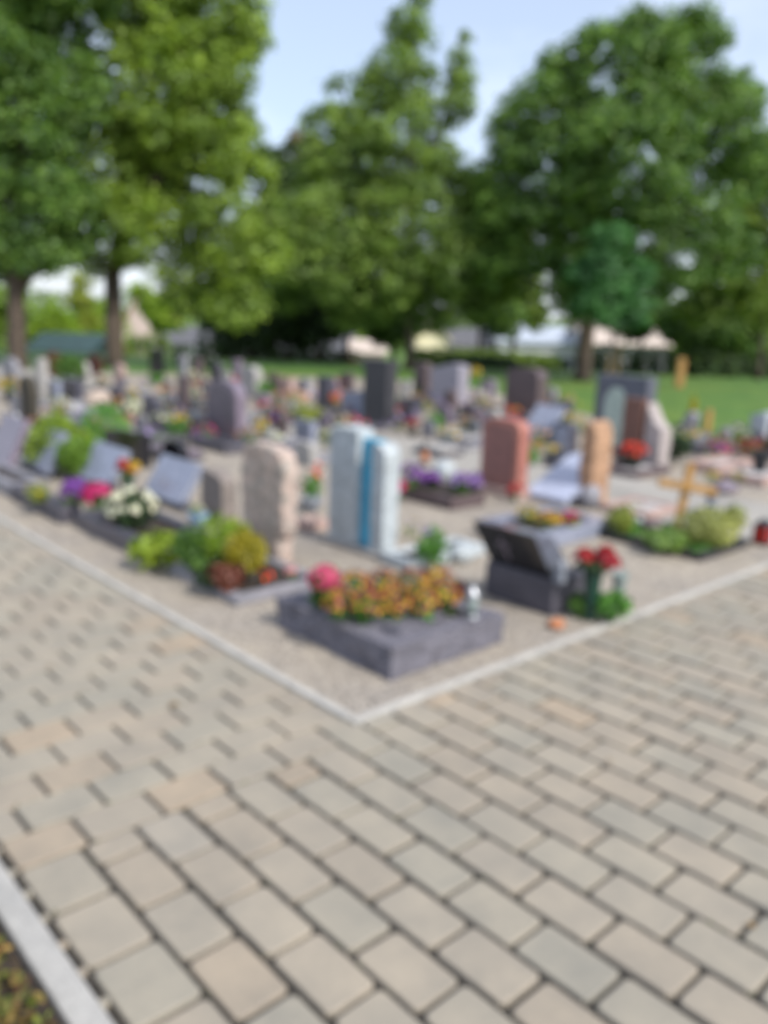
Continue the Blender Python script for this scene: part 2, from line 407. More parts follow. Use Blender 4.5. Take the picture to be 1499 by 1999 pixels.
# field to the left: courses run along X
j = 0
while True:
    y0 = OY + .01 + j*PW; y1 = y0+PW
    if y0 > 26: break
    a = -.902 + .25*3 + (0 if j % 2 == 0 else -PL/2)
    xs = [a - PL*k for k in range(8)]
    edge_r = -.020
    # stone that closes the course against the edging
    if edge_r - xs[0] > .03: paver(xs[0]+JY*.8, edge_r-.002, y0+JX, y1-JX)
    for k in range(7):
        l, r_ = xs[k+1], xs[k]
        if r_ < -1.36: break
        l = max(l, -1.372)
        if r_-l > .04: paver(l+JY*.8, r_-JY*.8, y0+JX, y1-JX)
    j += 1
for k in range(260):      # spacer nubs in the drainage slot beside the outer kerb
    y = .02 + .125*k - 6
    if y < 26: paver(-1.399, -1.371, y, y+.028)
me = bpy.data.meshes.new('paving'); me.from_pydata(pv, [], pf); me.materials.append(paver_mat()); me.update()
po = bpy.data.objects.new('paving', me); COL.objects.link(po); structure(po)

# ------------------------------------------------------------------ gravestones
def outline(kind, w, h):
    P = []
    if kind == 'flat': P = [(0, 0), (w, 0), (w, h), (0, h)]
    elif kind == 'arch':
        r = w/2; k = .5
        P = [(0, 0), (w, 0)] + [(r+r*math.cos(a), h-r*k+r*k*math.sin(a)) for a in [math.pi*i/16 for i in range(17)]]
    elif kind == 'tallarch':
        P = [(0, 0), (w, 0)] + [(w/2+w/2*math.cos(a), h-w*.75+w*.75*math.sin(a)) for a in [math.pi*i/16 for i in range(17)]]
    elif kind == 'shoulder':
        r = w*.22
        P = [(0, 0), (w, 0)] + [(w-r+r*math.cos(a), h-r*1.1+r*math.sin(a)) for a in [math.pi/2*i/6 for i in range(7)]] + [(w/2, h)] + \
            [(r+r*math.cos(a), h-r*1.1+r*math.sin(a)) for a in [math.pi/2+math.pi/2*i/6 for i in range(7)]]
    elif kind == 'slant': P = [(0, 0), (w, 0), (w, h*.86), (w*.6, h*.95), (w*.25, h), (0, h*.96)]
    elif kind == 'rslant': P = [(0, 0), (w, 0), (w, h*.97), (w*.75, h), (w*.3, h*.96), (w*.1, h*.9), (0, h*.82)]
    elif kind == 'curve': P = [(0, 0), (w, 0), (w, h)] + [(w*(1-t), h*(1-.38*math.sin(t*math.pi/2))) for t in (.15, .3, .45, .6, .75, .9, 1)]
    elif kind == 'waist': P = [(w*.12, 0), (w*.9, 0), (w*.95, h*.25), (w, h*.5), (w, h*.8), (w*.94, h*.93), (w*.75, h), (w*.35, h*.99), (w*.12, h*.95), (0, h*.82), (w*.03, h*.55), (0, h*.32), (w*.12, h*.22)]
    elif kind == 'rough':
        P = [(0, 0), (w, 0)] + [(w*(1-.03*math.sin(5*t)), h*t) for t in (.3, .55, .8)] + [(w*.9, h*.95), (w*.6, h), (w*.3, h*.98), (w*.08, h*.9)] + [(w*.02*math.sin(7*t), h*t) for t in (.7, .4)]
    return P
def geom(xl, xs, xr, yt, yb, z0=0.0):
    N = G(xs, yb, z0)
    dy = span(N, AY, xl); dx = span(N, AX, xr); h = height_at(N.x, N.y, yt) - z0
    return N, dx, dy, h
NSTONE = []
def headstone(xl, xs, xr, yt, yb, label, mat, kind='flat', base=None, z0=0.0, rough=0, name='headstone', bevel=.007, group=None, plaque=None, cat='headstone'):
    """vertical slab: broad face towards -X, seen from column xl to xs, side towards -Y from xs to xr"""
    N, dx, dy, h = geom(xl, xs, xr, yt, yb, z0)
    dx = min(max(dx, .05), .5); hb = 0
    e = empty(name, (N.x+dx/2, N.y+dy/2, z0), label, cat, group)
    if base is not None:
        hb = min(.09, h*.14)
        MB().box((0, 0, hb/2), (dx+.07, dy+.08, hb)).build('plinth', base, e, bevel=.006)
    P = outline(kind, dy, h-hb)
    # prism local: x=width, y=height, extruded along thickness
    M = Matrix(((0, 0, 1), (1, 0, 0), (0, 1, 0)))
    mb = MB(); mb.prism([(p[0]-dy/2, p[1]) for p in P], -dx/2, dx/2, 0, M, (0, 0, hb+(.001 if hb else 0)))
    o = mb.build('slab', mat, e, bevel=0 if rough else bevel)
    if rough:
        m = o.modifiers.new('re', 'REMESH'); m.mode = 'VOXEL'; m.voxel_size = max(.012, h/45)
        tx = bpy.data.textures.get('rough_stone') or bpy.data.textures.new('rough_stone', 'CLOUDS'); tx.noise_scale = .09; tx.noise_depth = 2
        m = o.modifiers.new('hewn', 'DISPLACE'); m.texture = tx; m.strength = rough; m.texture_coords = 'GLOBAL'
        m = o.modifiers.new('sm', 'SMOOTH'); m.factor = .5; m.iterations = 2
    if plaque is not None:
        kp, u0, u1, v0, v1, pm = plaque
        Q = outline(kp, (u1-u0)*dy, (v1-v0)*h)
        mb = MB(); mb.prism([(p[0]-dy/2+u0*dy, p[1]) for p in Q], 0, .012, 0, Matrix(((0, 0, -1), (1, 0, 0), (0, 1, 0))), (-dx/2, 0, v0*h))
        mb.build('panel', pm, e, bevel=.003)
    return e, N, dx, dy, h
def tilted(xl, xr, yt, yb, label, mat, dep=.35, back=False, name='tilted_headstone', ang=38, thick=.07, foot=DARKGR, shape='flat', cat='headstone', z0=0.0):
    """low slab lying on a wedge; facing -X when seen from the front, +X when its underside shows"""
    xm = xl + (xr-xl)*.72; N = G(xm, yb, z0); dy = span(N, AY, xl); h = height_at(N.x, N.y, yt)-z0
    e = empty(name, (N.x, N.y+dy/2, z0), label, cat, 'low tilted headstones')
    a = R(ang); ln = max(h/math.sin(a)*.92, .12); sg = -1 if back else 1
    Q = [(p[0]-dy/2, p[1]) for p in outline(shape, dy, ln)]
    # plane: width along Y, length rising along +X*sg
    Mx = Matrix(((0, math.cos(a)*sg, -math.sin(a)*sg), (1, 0, 0), (0, math.sin(a), math.cos(a))))
    if sg < 0: Mx = Matrix(((0, -math.cos(a), math.sin(a)), (1, 0, 0), (0, math.sin(a), math.cos(a))))
    MB().prism(Q, -thick, 0, 0, Mx, (.0 if not back else math.cos(a)*ln*.9, 0, thick*.9)).build('slab', mat, e, bevel=.006)
    bx = math.cos(a)*ln
    MB().box((bx*.62 if not back else bx*.5, 0, h*.22), (bx*.5, dy*.7, h*.44), top=.75).build('wedge', foot, e, bevel=.005)
    return e
def frame(near, left, right, ytop, label, mat, fill=SOIL, rim=.09, rough=0, name='grave_border', fz=.7, cat='grave border', z0=0.0, bevel=.008, split=True):
    N = G(*near, z0); dy = span(N, AY, left); dx = span(N, AX, right); h = max(height_at(N.x, N.y, ytop)-z0, .03)
    e = empty(name, (N.x, N.y, z0), label, cat)
    g = .0015
    parts = [((dx/2, rim/2, h/2), (dx, rim, h)), ((dx/2, dy-rim/2, h/2), (dx, rim, h)),
             ((rim/2, dy/2, h/2-.001), (rim, dy-2*rim-g, h)), ((dx-rim/2, dy/2, h/2-.001), (rim, dy-2*rim-g, h))]
    for c, d in parts:
        MB().box(c, d).build('rim', mat, e, bevel=0 if rough else bevel, sub=4 if rough else 0, rough=rough)
    MB().box((dx/2, dy/2, h*fz/2), (dx-2*rim+.004, dy-2*rim+.004, h*fz)).build('soil_bed' if fill in (SOIL, MULCH) else 'gravel_bed', fill, e)
    return e, N, dx, dy, h

# ------------------------------------------------------------------ plants and vessels
def base_pt(px, py, z0): 
    return G(px, py, z0)
def mpp(p): return depth(p)/F_PX / math.cos(PITCH)*1.0
def plant(px, pyb, wpx, hpx, label, leaf, flower=None, nf=14, fs=.05, pot=None, z0=0.0, name='flowering_plant', cat='plant', n=260, ls=None, round_=.55, group=None, potname='pot', low=.35, flower2=None):
    """clump standing at pixel (px, pyb) that is wpx wide and hpx high in the photo"""
    p = base_pt(px, pyb, z0); k = mpp(p); w = wpx*k; h = hpx*k
    e = empty(name, p, label, cat, group); zb = 0
    if pot is not None:
        ph = h*.38; zb = ph*.85; pr = w*.26
        MB().lathe([(pr*.62, 0), (pr*.7, .004), (pr*.98, ph*.9), (pr*1.06, ph*.92), (pr*1.06, ph), (pr*.92, ph), (pr*.86, ph*.88)]).build(potname, pot, e)
    hh = h-zb; ls = ls or max(.018, min(w, h)*.16)
    lob = []
    for i in range(5):
        a = i*2*math.pi/5 + .4
        lob.append((math.cos(a)*w*.2, math.sin(a)*w*.2, zb+hh*(.42+.1*random.random()), w*.27, w*.27, hh*.40))
    lob.append((0, 0, zb+hh*.55, w*.3, w*.3, hh*.42))
    foliage('foliage', lob, n, ls, leaf, e, shell=.3, minz=zb*.9)
    if hh > .05:
        mb = MB()
        for i in range(5):
            a = i*1.3; mb.tube([(0, 0, zb*.8), (math.cos(a)*w*.1, math.sin(a)*w*.1, zb+hh*.5)], [.004, .002], 5)
        mb.build('stem', MIDG, e)
    if flower is not None:
        for q, (fl, nn) in enumerate([(flower, nf)] + ([(flower2, nf)] if flower2 else [])):
            d = unit(nn); d[:, 2] = np.abs(d[:, 2])*1.1+.12
            d /= np.linalg.norm(d, axis=1, keepdims=True)
            P = np.array([0, 0, zb+hh*.45]) + d*np.array([w*.47, w*.47, hh*.53])
            blossoms('blossoms', P, d+rng.normal(size=d.shape)*.25, fs, PET[fl], e)
            if fs > .05: blossoms('blossoms', P+d*.006, d+rng.normal(size=d.shape)*.5, fs*.6, PET[fl], e)
    return e
def bush(px, pyb, wpx, hpx, label, leaf, n=1200, ls=None, z0=0.0, name='bush', cat='bush', shape='round', group=None, leaf2=None):
    p = base_pt(px, pyb, z0); k = mpp(p); w = wpx*k; h = hpx*k
    e = empty(name, p, label, cat, group); ls = ls or w*.07
    if shape == 'cone': lob = [(0, 0, h*t, w*.5*(1-t)**.8+.02*w, w*.5*(1-t)**.8+.02*w, h*.16) for t in (.12, .26, .4, .54, .68, .82, .92)]
    elif shape == 'dome': lob = [(0, 0, h*.2, w*.5, w*.5, h*.8)]
    else:
        lob = [(math.cos(a)*w*.23, math.sin(a)*w*.23, h*(.40+.22*random.random()), w*.27, w*.27, h*.32) for a in (0, 1.1, 2.2, 3.3, 4.4, 5.5)] + [(0, 0, h*.62, w*.28, w*.28, h*.36)]
    foliage('foliage', lob, n, ls, leaf, e, shell=.12, minz=.0)
    MB().tube([(0, 0, 0), (0, 0, h*.5)], [w*.04, w*.02], 6).build('stem', BARK, e)
    return e
def lantern(px, pyb, wpx, hpx, label, body, glass, z0=0.0, name='grave_lantern', cat='lantern', round_=True):
    p = base_pt(px, pyb, z0); k = mpp(p); w = wpx*k/2; h = hpx*k
    e = empty(name, p, label, cat)
    if round_:
        MB().lathe([(w*.9, 0), (w*.9, h*.08), (w*.7, h*.12)]).build('base', body, e)
        MB().lathe([(w*.68, h*.12), (w*.74, h*.4), (w*.68, h*.68)]).build('glass_body', glass, e)
        MB().lathe([(w*.95, h*.68), (w*.95, h*.74), (w*.5, h*.86), (w*.22, h*.93), (w*.2, h)]).build('lid', body, e)
    else:
        MB().box((0, 0, h*.05), (w*1.8, w*1.8, h*.1)).build('base', body, e, bevel=.003)
        MB().box((0, 0, h*.42), (w*1.35, w*1.35, h*.62)).build('glass_body', glass, e)
        MB().box((0, 0, h*.85), (w*1.9, w*1.9, h*.24), top=.3).build('lid', body, e, bevel=.003)
        mb = MB()
        for a, b_ in ((-1,-1),(1,-1),(1,1),(-1,1)): mb.box((a*w*.72, b_*w*.72, h*.42), (w*.16, w*.16, h*.64))
        mb.build('corner_posts', body, e)
    return e
def vase(px, pyb, wpx, hpx, label, mat, z0=0.0, name='vase', cat='vase'):
    p = base_pt(px, pyb, z0); k = mpp(p); w = wpx*k/2; h = hpx*k
    o = MB().lathe([(w*.6, 0), (w*.65, h*.03), (w*.5, h*.2), (w*.85, h*.75), (w, h*.95), (w, h), (w*.88, h), (w*.75, h*.8)]).build(name, mat, loc=p)
    return tag(o, label, cat)
def bowl(px, pyb, wpx, hpx, label, mat, z0=0.0, name='bowl', cat='bowl'):
    p = base_pt(px, pyb, z0); k = mpp(p); w = wpx*k/2; h = hpx*k
    o = MB().lathe([(w*.4, 0), (w*.45, h*.06), (w*.85, h*.55), (w, h*.95), (w, h), (w*.9, h), (w*.75, h*.6)]).build(name, mat, loc=p)
    return tag(o, label, cat)
def boulder(px, pyb, wpx, hpx, label, mat, z0=0.0, name='boulder', cat='stone'):
    p = base_pt(px, pyb, z0); k = mpp(p); w = wpx*k/2; h = hpx*k
    vs = []; fs = []; n, m = 12, 8; ph = random.random()*9
    for i in range(m+1):
        for j_ in range(n):
            th = math.pi*i/m; a = 2*math.pi*j_/n
            r_ = 1 + .13*math.sin(3*a+ph+i) + .08*math.sin(5*a-i*1.3+ph)
            vs.append((w*r_*math.sin(th)*math.cos(a), w*.8*r_*math.sin(th)*math.sin(a), h*.45 + h*.55*math.cos(th)*(1+.05*math.sin(2*a+ph))))
    for i in range(m):
        for j_ in range(n): j2 = (j_+1) % n; fs.append((i*n+j_, (i+1)*n+j_, (i+1)*n+j2, i*n+j2))
    o = MB().add(vs, fs, 0, True).build(name, mat, loc=p); return tag(o, label, cat)

exec_sections = True
# ================================================================== FOREGROUND PLOTS
# --- corner plot with the mound of pansies
cg, N, dx, dy, hC = frame((762, 1330), 540, 980, 1266, 'low border of rough hewn dark grey blocks around the corner bed of orange pansies', HEWN, SOIL, rim=.13, rough=.035, fz=.9)
xC, yC = N.x, N.y; zt = hC
for t_ in (0,):
    slab_e = empty('stone_slab', (xC+.30, yC+.24, zt-.005), 'rough grey stepping slab lying on the front corner of the pansy bed', 'stone slab')
    MB().box((0, 0, .015), (.34, .24, .03), .12).build('slab', HEWN, slab_e, sub=4, rough=.012)
zs = hC*.9
for i, (qx, qy) in enumerate([(665, 1212), (715, 1216), (768, 1213), (822, 1212), (862, 1198), (690, 1180), (745, 1178), (800, 1176), (850, 1170)]):
    pp = plant(qx, qy+6, 80, 78, 'bushy orange and plum pansy plant in the rough grey corner bed', FRESH if i % 2 else MIDG, 'orange', 34, .024, z0=zs, name='pansy_plant', cat='pansy',
          n=190, ls=.028, group='pansies massed in the corner bed', flower2='plum')
    dd = unit(30); dd[:, 2] = np.abs(dd[:, 2]); kk = mpp(pp.location)
    blossoms('blossoms', np.array([0, 0, 36*kk])+dd*np.array([36, 36, 40])*kk, dd+rng.normal(size=dd.shape)*.2, .024, PET['yellow'], pp)
hy = plant(632, 1190, 74, 88, 'pink hydrangea with broad green leaves at the left end of the pansy bed', MIDG, None, 34, .05, z0=zs, name='hydrangea', cat='hydrangea', n=130, ls=.07)
kk = mpp(hy.location)
dd = unit(90); blossoms('flower_head', np.array([0, 0, 66*kk])+dd*np.array([34, 34, 24])*kk, dd, .034, PET['pink'], hy, petals=5)
plant(893, 1172, 40, 44, 'dark red leaved plant behind the silver lantern of the pansy bed', DARKRED, None, z0=zs, name='red_leaf_plant', cat='plant', n=200, ls=.035)
lantern(920, 1206, 32, 68, 'small silver candle lantern with white lid on the right rim of the pansy bed', SILVER, CLEARG, z0=hC)
# --- low pale bed, lime and golden dwarf shrubs
lg, N2, dx2, dy2, h2 = frame((462, 1186), 328, 640, 1168, 'low pale granite border around the dwarf golden and lime shrubs', GREYGR, SOIL, rim=.08)
z2 = h2*.7
bush(478, 1142, 88, 118, 'golden yellow dwarf conifer right of the dark red shrub in the low pale bed', GOLD, 1700, .036, z2, 'dwarf_conifer', 'conifer')
bush(424, 1118, 108, 128, 'lime green upright shrub behind the golden dwarf conifer', TREE_Y, 900, .03, z2, 'dwarf_shrub', 'shrub')
bush(378, 1124, 84, 108, 'deep green round shrub in the left half of the low pale bed', MIDG, 800, .035, z2, 'dwarf_shrub', 'shrub')
bush(455, 1096, 70, 96, 'yellow green loose shoots between the lime shrub and the golden conifer', leafy('shoot_leaves', (.24, .34, .02), (.42, .48, .04)), 700, .034, z2, 'dwarf_shrub', 'shrub')
bush(408, 1152, 60, 50, 'dark green low tuft left of the brownish red shrub in the low pale bed', DARKG, 500, .03, z2, 'dwarf_shrub', 'shrub')
bush(440, 1156, 74, 66, 'dark brownish red low shrub at the front of the low pale bed', BRNRED, 600, .03, z2, 'dwarf_shrub', 'shrub')
bush(306, 1112, 108, 82, 'bright lime broad leaved plant spilling over the left end of the low pale bed', LIME, 260, .07, 0, 'leafy_plant', 'plant')
plant(518, 1142, 30, 32, 'tiny scarlet flower at the right foot of the golden conifer', MIDG, 'scarlet', 10, .04, z0=z2, n=30, ls=.02)
plant(568, 1140, 36, 40, 'small loose pink flower between golden conifer and pansy bed', FRESH, 'blush', 6, .04, z0=0, n=24, ls=.02)
# --- pink sandstone stele
headstone(470, 552, 582, 876, 1112, 'tall weathered pink and grey sandstone stele with rounded top', PINKST, 'waist', rough=.03, name='sandstone_stele')
# --- white double stele with a blue glass strip
N, dxw, dyw, hw = geom(638, 744, 776, 846, 1094)
w_e = empty('double_stele', (N.x, N.y, 0), 'tall white two part stele with an upright blue glass strip down its middle', 'headstone')
Mw = Matrix(((0, 0, 1), (1, 0, 0), (0, 1, 0))); th = max(dxw, .1)
yr = dyw*.215; yg = dyw*.47
hr = height_at(N.x, N.y, 868)
def rough_slab(pts, t0, t1, name, mat, par, off):
    o = MB().prism(pts, t0, t1, 0, Mw, off).build(name, mat, par)
    m = o.modifiers.new('re', 'REMESH'); m.mode = 'VOXEL'; m.voxel_size = .014
    tx = bpy.data.textures.get('rough_stone'); m = o.modifiers.new('hewn', 'DISPLACE'); m.texture = tx; m.strength = .016; m.texture_coords = 'GLOBAL'
    m = o.modifiers.new('sm', 'SMOOTH'); m.factor = .5; m.iterations = 2
rough_slab([(0, .03), (yr, .03), (yr, hr*.97), (yr*.8, hr), (yr*.35, hr*.985), (0, hr*.93)], 0, th, 'right_slab', WHITEST, w_e, (0, 0, 0))
rough_slab([(yg, .03), (dyw, .03), (dyw, hw*.93), (dyw*.93, hw*.985), (yg+(dyw-yg)*.5, hw), (yg, hw*.985)], 0, th, 'left_slab', WHITEST, w_e, (0, 0, 0))
MB().box((th*.55, (yr+yg)/2, hw*.48), (th*.5, yg-yr+.006, hw*.88)).build('glass_strip', GLASSBLUE, w_e, bevel=.003)
MB().box((th*.5, dyw*.5, .02), (th+.06, dyw+.06, .04)).build('plinth', PALEST, w_e, bevel=.006)
# its pale bed behind
frame((800, 1118), 742, 946, 1096, 'pale stone border of the narrow bed right of the white double stele', WHITEST, SOIL, rim=.06)
plant(842, 1108, 74, 96, 'fresh green feathery plant right of the white double stele', FRESH, 'lilac', 5, .03, z0=.03, n=420, ls=.035, name='feathery_plant')
plant(800, 1052, 60, 42, 'wispy plant with tiny yellow and lilac flowers beyond the feathery plant', OLIVE, 'yellow', 6, .022, n=60, ls=.022, flower2='lilac')
boulder(900, 1096, 58, 38, 'smooth white stone beside the dark tilted tomb', WHITEST, name='white_stone')
boulder(772, 1086, 24, 26, 'small brown pebble stone at the foot of the white double stele', BOULDER, name='pebble')
# --- dark pedestal with tilted polished slab
N, dxp, dyp, hp = geom(944, 1076, 1142, 1134, 1206)
t_e = empty('pedestal_tomb', (N.x, N.y, 0), 'dark granite pedestal tomb with a polished dark slab, its shaded underside painted black, leaning over it', 'tomb')
MB().box((dxp/2, dyp/2, hp/2), (dxp, dyp, hp)).build('pedestal', DARKGR, t_e, bevel=.012)
# slab leans towards -X, underside faces the camera, its shade put in as black
T = lambda px, py, z: G(px, py, z)
zb_, zt_ = hp+.002, hp+.275
lean = .17; tk = .13
prof = [(.02, zb_), (.02+tk*1.5, zb_), (-lean+tk*1.35, zt_-.03), (-lean, zt_)]     # x, z
Mq = Matrix(((1, 0, 0), (0, 0, 1), (0, 1, 0)))
vv = [(x, y, z) for y in (.03, dyp-.02) for x, z in prof]
MB().add(vv, [(0, 1, 2, 3), (7, 6, 5, 4), (0, 4, 5, 1), (1, 5, 6, 2), (3, 2, 6, 7)], 0).add(
    vv, [(0, 3, 7, 4)], 1).build('leaning_slab', [stone('dark_blue_granite', (.15, .165, .21), (.07, .08, .11), .2, 170, .05), POLBLK], t_e, bevel=.006)
# pale cross inlay on the black underside
ax = Vector((-lean-.02, 0, zt_-zb_)).normalized(); nrm = Vector((-(zt_-zb_), 0, -(lean+.02))).normalized()
Mc = Matrix((Vector((0, 1, 0)), ax, nrm)).transposed()
o = Vector((.02, dyp*.62, zb_)) + ax*.15
MB().box(o, (.022, .17, .006), M=Mc).box(o+ax*.03, (.085, .022, .0062), M=Mc).build('cross_inlay', PURPGR, t_e)
lantern(1092, 1136, 20, 46, 'little grey lantern standing on the right side of the dark pedestal tomb', GREYPOT, GREYPOT, z0=hp, round_=False)
boulder(1086, 1226, 40, 20, 'small rust brown stone on the gravel in front of the dark pedestal tomb', TERRA, name='rusty_stone')
# --- roses in a dark green vase
vs_ = vase(1150, 1210, 40, 108, 'tall dark green vase holding red roses beside the dark pedestal tomb', GREENVASE)
pr = vs_.location; k = mpp(pr); rh = 104*k
def bouquet(loc, z, heads, leaf, cols, label, name, sz=.05, spread=.1, nl=70, cat='bouquet'):
    e = empty(name, (loc.x, loc.y, loc.z+z), label, cat)
    mb = MB(); by = {}
    for i, (hx, hy, hz) in enumerate(heads):
        p = RGT*hx - FWD*hy; p = Vector((p.x, p.y, hz))
        mb.tube([(0, 0, -.1), (p.x*.4, p.y*.4, hz*.5), tuple(p)], .003, 5); by.setdefault(cols[i % len(cols)], []).append(tuple(p))
    mb.build('stems', MIDG, e)
    for c, ps in by.items():
        for p in ps:
            d = unit(16); d[:, 2] = np.abs(d[:, 2])*.9+.1
            blossoms('rose_head' if 'rose' in name else 'flower_head', np.array(p)+d*sz*.42, d, sz*.62, PET[c], e, petals=6)
    hz = max(h_[2] for h_ in heads)
    foliage('foliage', [(0, 0, hz*.35, spread, spread, hz*.42)], nl, .05, leaf, e, shell=.5)
    return e
bouquet(pr, rh, [(-.075, 0, .05), (-.055, 0, .075), (.05, .03, .03), (.085, .03, .05), (.065, -.03, .085), (.03, .02, .065)], DARKG, ['crimson', 'red', 'crimson'], 'bunch of dark red roses in the tall green vase', 'rose_bouquet', .088, .10, 150)
bush(1190, 1214, 74, 70, 'grassy green tuft right of the dark green rose vase', FRESH, 260, .05, 0, 'grass_tuft', 'plant')
bush(1128, 1205, 40, 58, 'dark leafy tuft left of the dark green rose vase', MIDG, 160, .045, 0, 'leafy_tuft', 'plant')
vase(1205, 1180, 34, 66, 'small clear glass vase behind the green tuft by the roses', CLEARG)
# --- light trough bed with yellow and pink flowers
tr, N, dxt, dyt, ht = frame((1052, 1078), 930, 1192, 1046, 'blue grey granite border around yellow and pink flowers behind the leaning dark slab', BLUEGR, SOIL, rim=.10)
zf = ht*.75
for (a, b_, w_, h_, fl, lb) in [(1030, 1022, 50, 34, 'yellow', 'yellow primroses at the left of the blue grey trough bed'), (1072, 1032, 56, 34, 'yellow', 'yellow and orange flowers in the middle of the blue grey trough bed'),
                                (1112, 1032, 46, 34, 'magenta', 'magenta flowers at the right of the blue grey trough bed')]:
    plant(a, b_, w_, h_, lb, OLIVE, fl, 22, .04, z0=zf, n=120, ls=.03, flower2='orange' if 'orange' in lb else None)
# --- long green plot with dark edging, right
gf, N, dxg, dyg, hg = frame((1368, 1098), 1168, 1462, 1084, 'low black edging around the green ground cover plot with the wooden cross', BLACKLAVA, SOIL, rim=.05)
gz = hg*.6
e = empty('ground_cover', (N.x, N.y, gz), 'dense green carpet plants filling the black edged plot', 'ground cover'); e['kind'] = 'stuff'
foliage('foliage', [(dxg*.5, dyg*u, .0, dxg*.42, dyg*.14, .07) for u in (.15, .35, .55, .75, .9)], 3600, .03, FRESH, e, shell=.3, minz=0)
bush(1375, 1064, 128, 80, 'pale yellow green rounded shrub in front of the wooden cross', PALEY, 1500, .035, gz)
bush(1296, 1074, 90, 44, 'loose light green low bush left of the pale yellow green shrub', leafy('loose_light', (.16, .28, .06), (.28, .42, .1)), 700, .04, gz)
bush(1425, 1046, 60, 62, 'pale leaved bush at the right end of the black edged plot', PALEY, 500, .035, gz)
bush(1208, 1042, 58, 60, 'olive tufted bush at the left end of the black edged plot', OLIVE, 400, .04, gz)
boulder(1272, 1040, 52, 30, 'brown stone marker lying in the green plot left of the wooden cross', BROWNST, gz, 'stone_marker')
boulder(1245, 1030, 22, 22, 'small white stone left of the brown stone marker', WHITEST, gz, 'pebble')
# wooden cross
p = G(1318, 1042); k = mpp(p)
ce = empty('wooden_cross', p, 'orange brown wooden cross leaning over the green plot', 'cross')
vx, vz = RGT, Vector((0, 0, 1))
Mz = Matrix.Rotation(-YAW+.05, 3, 'Z')
hcr = 140*k
ang = Matrix.Rotation(R(7), 3, 'Y')
MB().box((0, 0, 0), (.062, .035, hcr)).build('upright', WOODY, ce, loc=(hcr*.06, 0, hcr/2), bevel=.003)
MB().box((0, 0, 0), (116*k, .035, .062)).build('crossbar', WOODY, ce, loc=(hcr*.07, -.036, hcr*.68), bevel=.003)
for o in ce.children:
    o.rotation_euler = (0, R(6) if 'upright' in o.name else R(8), 0)
# little roof boards over the arms
ce.rotation_euler = (0, 0, -YAW+.05)
lantern(1386, 1000, 24, 42, 'small dark lantern standing behind the pale shrub on the walk edge', BLKPLAST, GREYPOT)
lantern(1486, 1062, 34, 52, 'dark red candle lantern at the right edge of the picture', BLKPLAST, REDGLASS, round_=False)
bush(1432, 1012, 40, 30, 'small green tuft on the gravel behind the black edged plot', MIDG, 160, .03)
frame((1262, 1016), 1168, 1330, 1002, 'low pinkish granite border behind the black edged plot', PINKGR, GRAVELBED, rim=.07)
plant(1232, 1000, 60, 26, 'low pale pink flowers in the pinkish granite bed', OLIVE, 'blush', 16, .03, n=60, ls=.02)

# ================================================================== LEFT PLOTS
fe, N, dxe, dye, he = frame((272, 1092), 148, 408, 1056, 'dark blue grey granite border holding white hydrangeas and two grey tilted slabs', POLDK, SOIL, rim=.09)
ze = he
tilted(150, 228, 888, 965, 'grey tilted slab headstone left of the orange tulip bunch', BLUEGR, z0=0, ang=58)
tilted(278, 376, 918, 1000, 'wider grey tilted slab headstone right of the white hydrangea', BLUEGR, z0=0, ang=58)
plant(258, 1032, 112, 80, 'white hydrangea with dark leaves in the blue grey bed', DARKG, 'white', 46, .05, z0=he*.7, name='hydrangea', cat='hydrangea', n=260, ls=.06)
plant(192, 1003, 66, 62, 'crimson cyclamen left of the white hydrangea', MIDG, 'magenta', 80, .05, z0=he*.7, n=200)
plant(148, 992, 56, 60, 'purple violas at the left end of the blue grey bed', MIDG, 'violet', 80, .045, z0=he*.7, n=200)
v1 = vase(250, 972, 26, 36, 'green vase of mixed tulips behind the white hydrangea', GREENVASE)
k = mpp(v1.location)
bouquet(v1.location, 34*k, [(-.06, 0, .09), (.0, 0, .13), (.05, .01, .09), (-.03, .02, .15), (.07, -.01, .13), (.02, 0, .08)], MIDG, ['red', 'yellow', 'orange'], 'red and yellow tulip bunch between the grey tilted slabs', 'tulip_bouquet', .085, .06, 60)
lantern(430, 1022, 24, 54, 'dark narrow lantern left of the pink sandstone stele', BLKPLAST, GREYPOT)
bowl(388, 1032, 42, 30, 'light blue glazed bowl right of the grey tilted slab', BLUEPOT)
plant(384, 1008, 40, 26, 'small green plant in the light blue bowl', MIDG, 'white', 6, .025, n=70, ls=.025, z0=.08)
headstone(392, 434, 462, 926, 1030, 'small brownish grey headstone behind the pink sandstone stele', stone('brown_grey', (.25, .215, .195), (.15, .13, .12), .8, 60, .5, 12), 'rslant', name='small_headstone')
plant(430, 985, 24, 40, 'magenta flowers in front of the small brownish headstone', MIDG, 'magenta', 14, .04, n=30)
# far left plot
ff, N, dxf, dyf, hf = frame((118, 1024), 20, 160, 992, 'dark granite border at the left around a single yellow green tuft', DARKGR, GRAVELBED, rim=.08)
tilted(36, 110, 852, 938, 'pale blue grey tilted headstone above the yellow green tuft', BLUEGR, z0=0, ang=64)
plant(75, 985, 56, 48, 'yellow green tuft in the leftmost granite bed', OLIVE, 'yellow', 10, .03, z0=hf*.7, n=200, ls=.035)
frame((20, 972), -60, 95, 945, 'grey granite border cut by the left edge of the picture', GREYGR, SOIL, rim=.08)
tilted(-30, 26, 826, 932, 'grey headstone cut by the left edge of the picture', PURPGR, z0=0, ang=65)
lantern(38, 900, 18, 92, 'slender red and white candle lantern right of the leftmost headstone', WHITEPOT, REDGLASS)
plant(16, 925, 44, 30, 'low yellow flowers before the leftmost headstone', OLIVE, 'yellow', 12, .03, n=60)
bush(112, 918, 140, 112, 'large mounded yellow green bush behind the left headstones', leafy('mound_leaves', (.20, .32, .025), (.36, .48, .05)), 2600, .05)
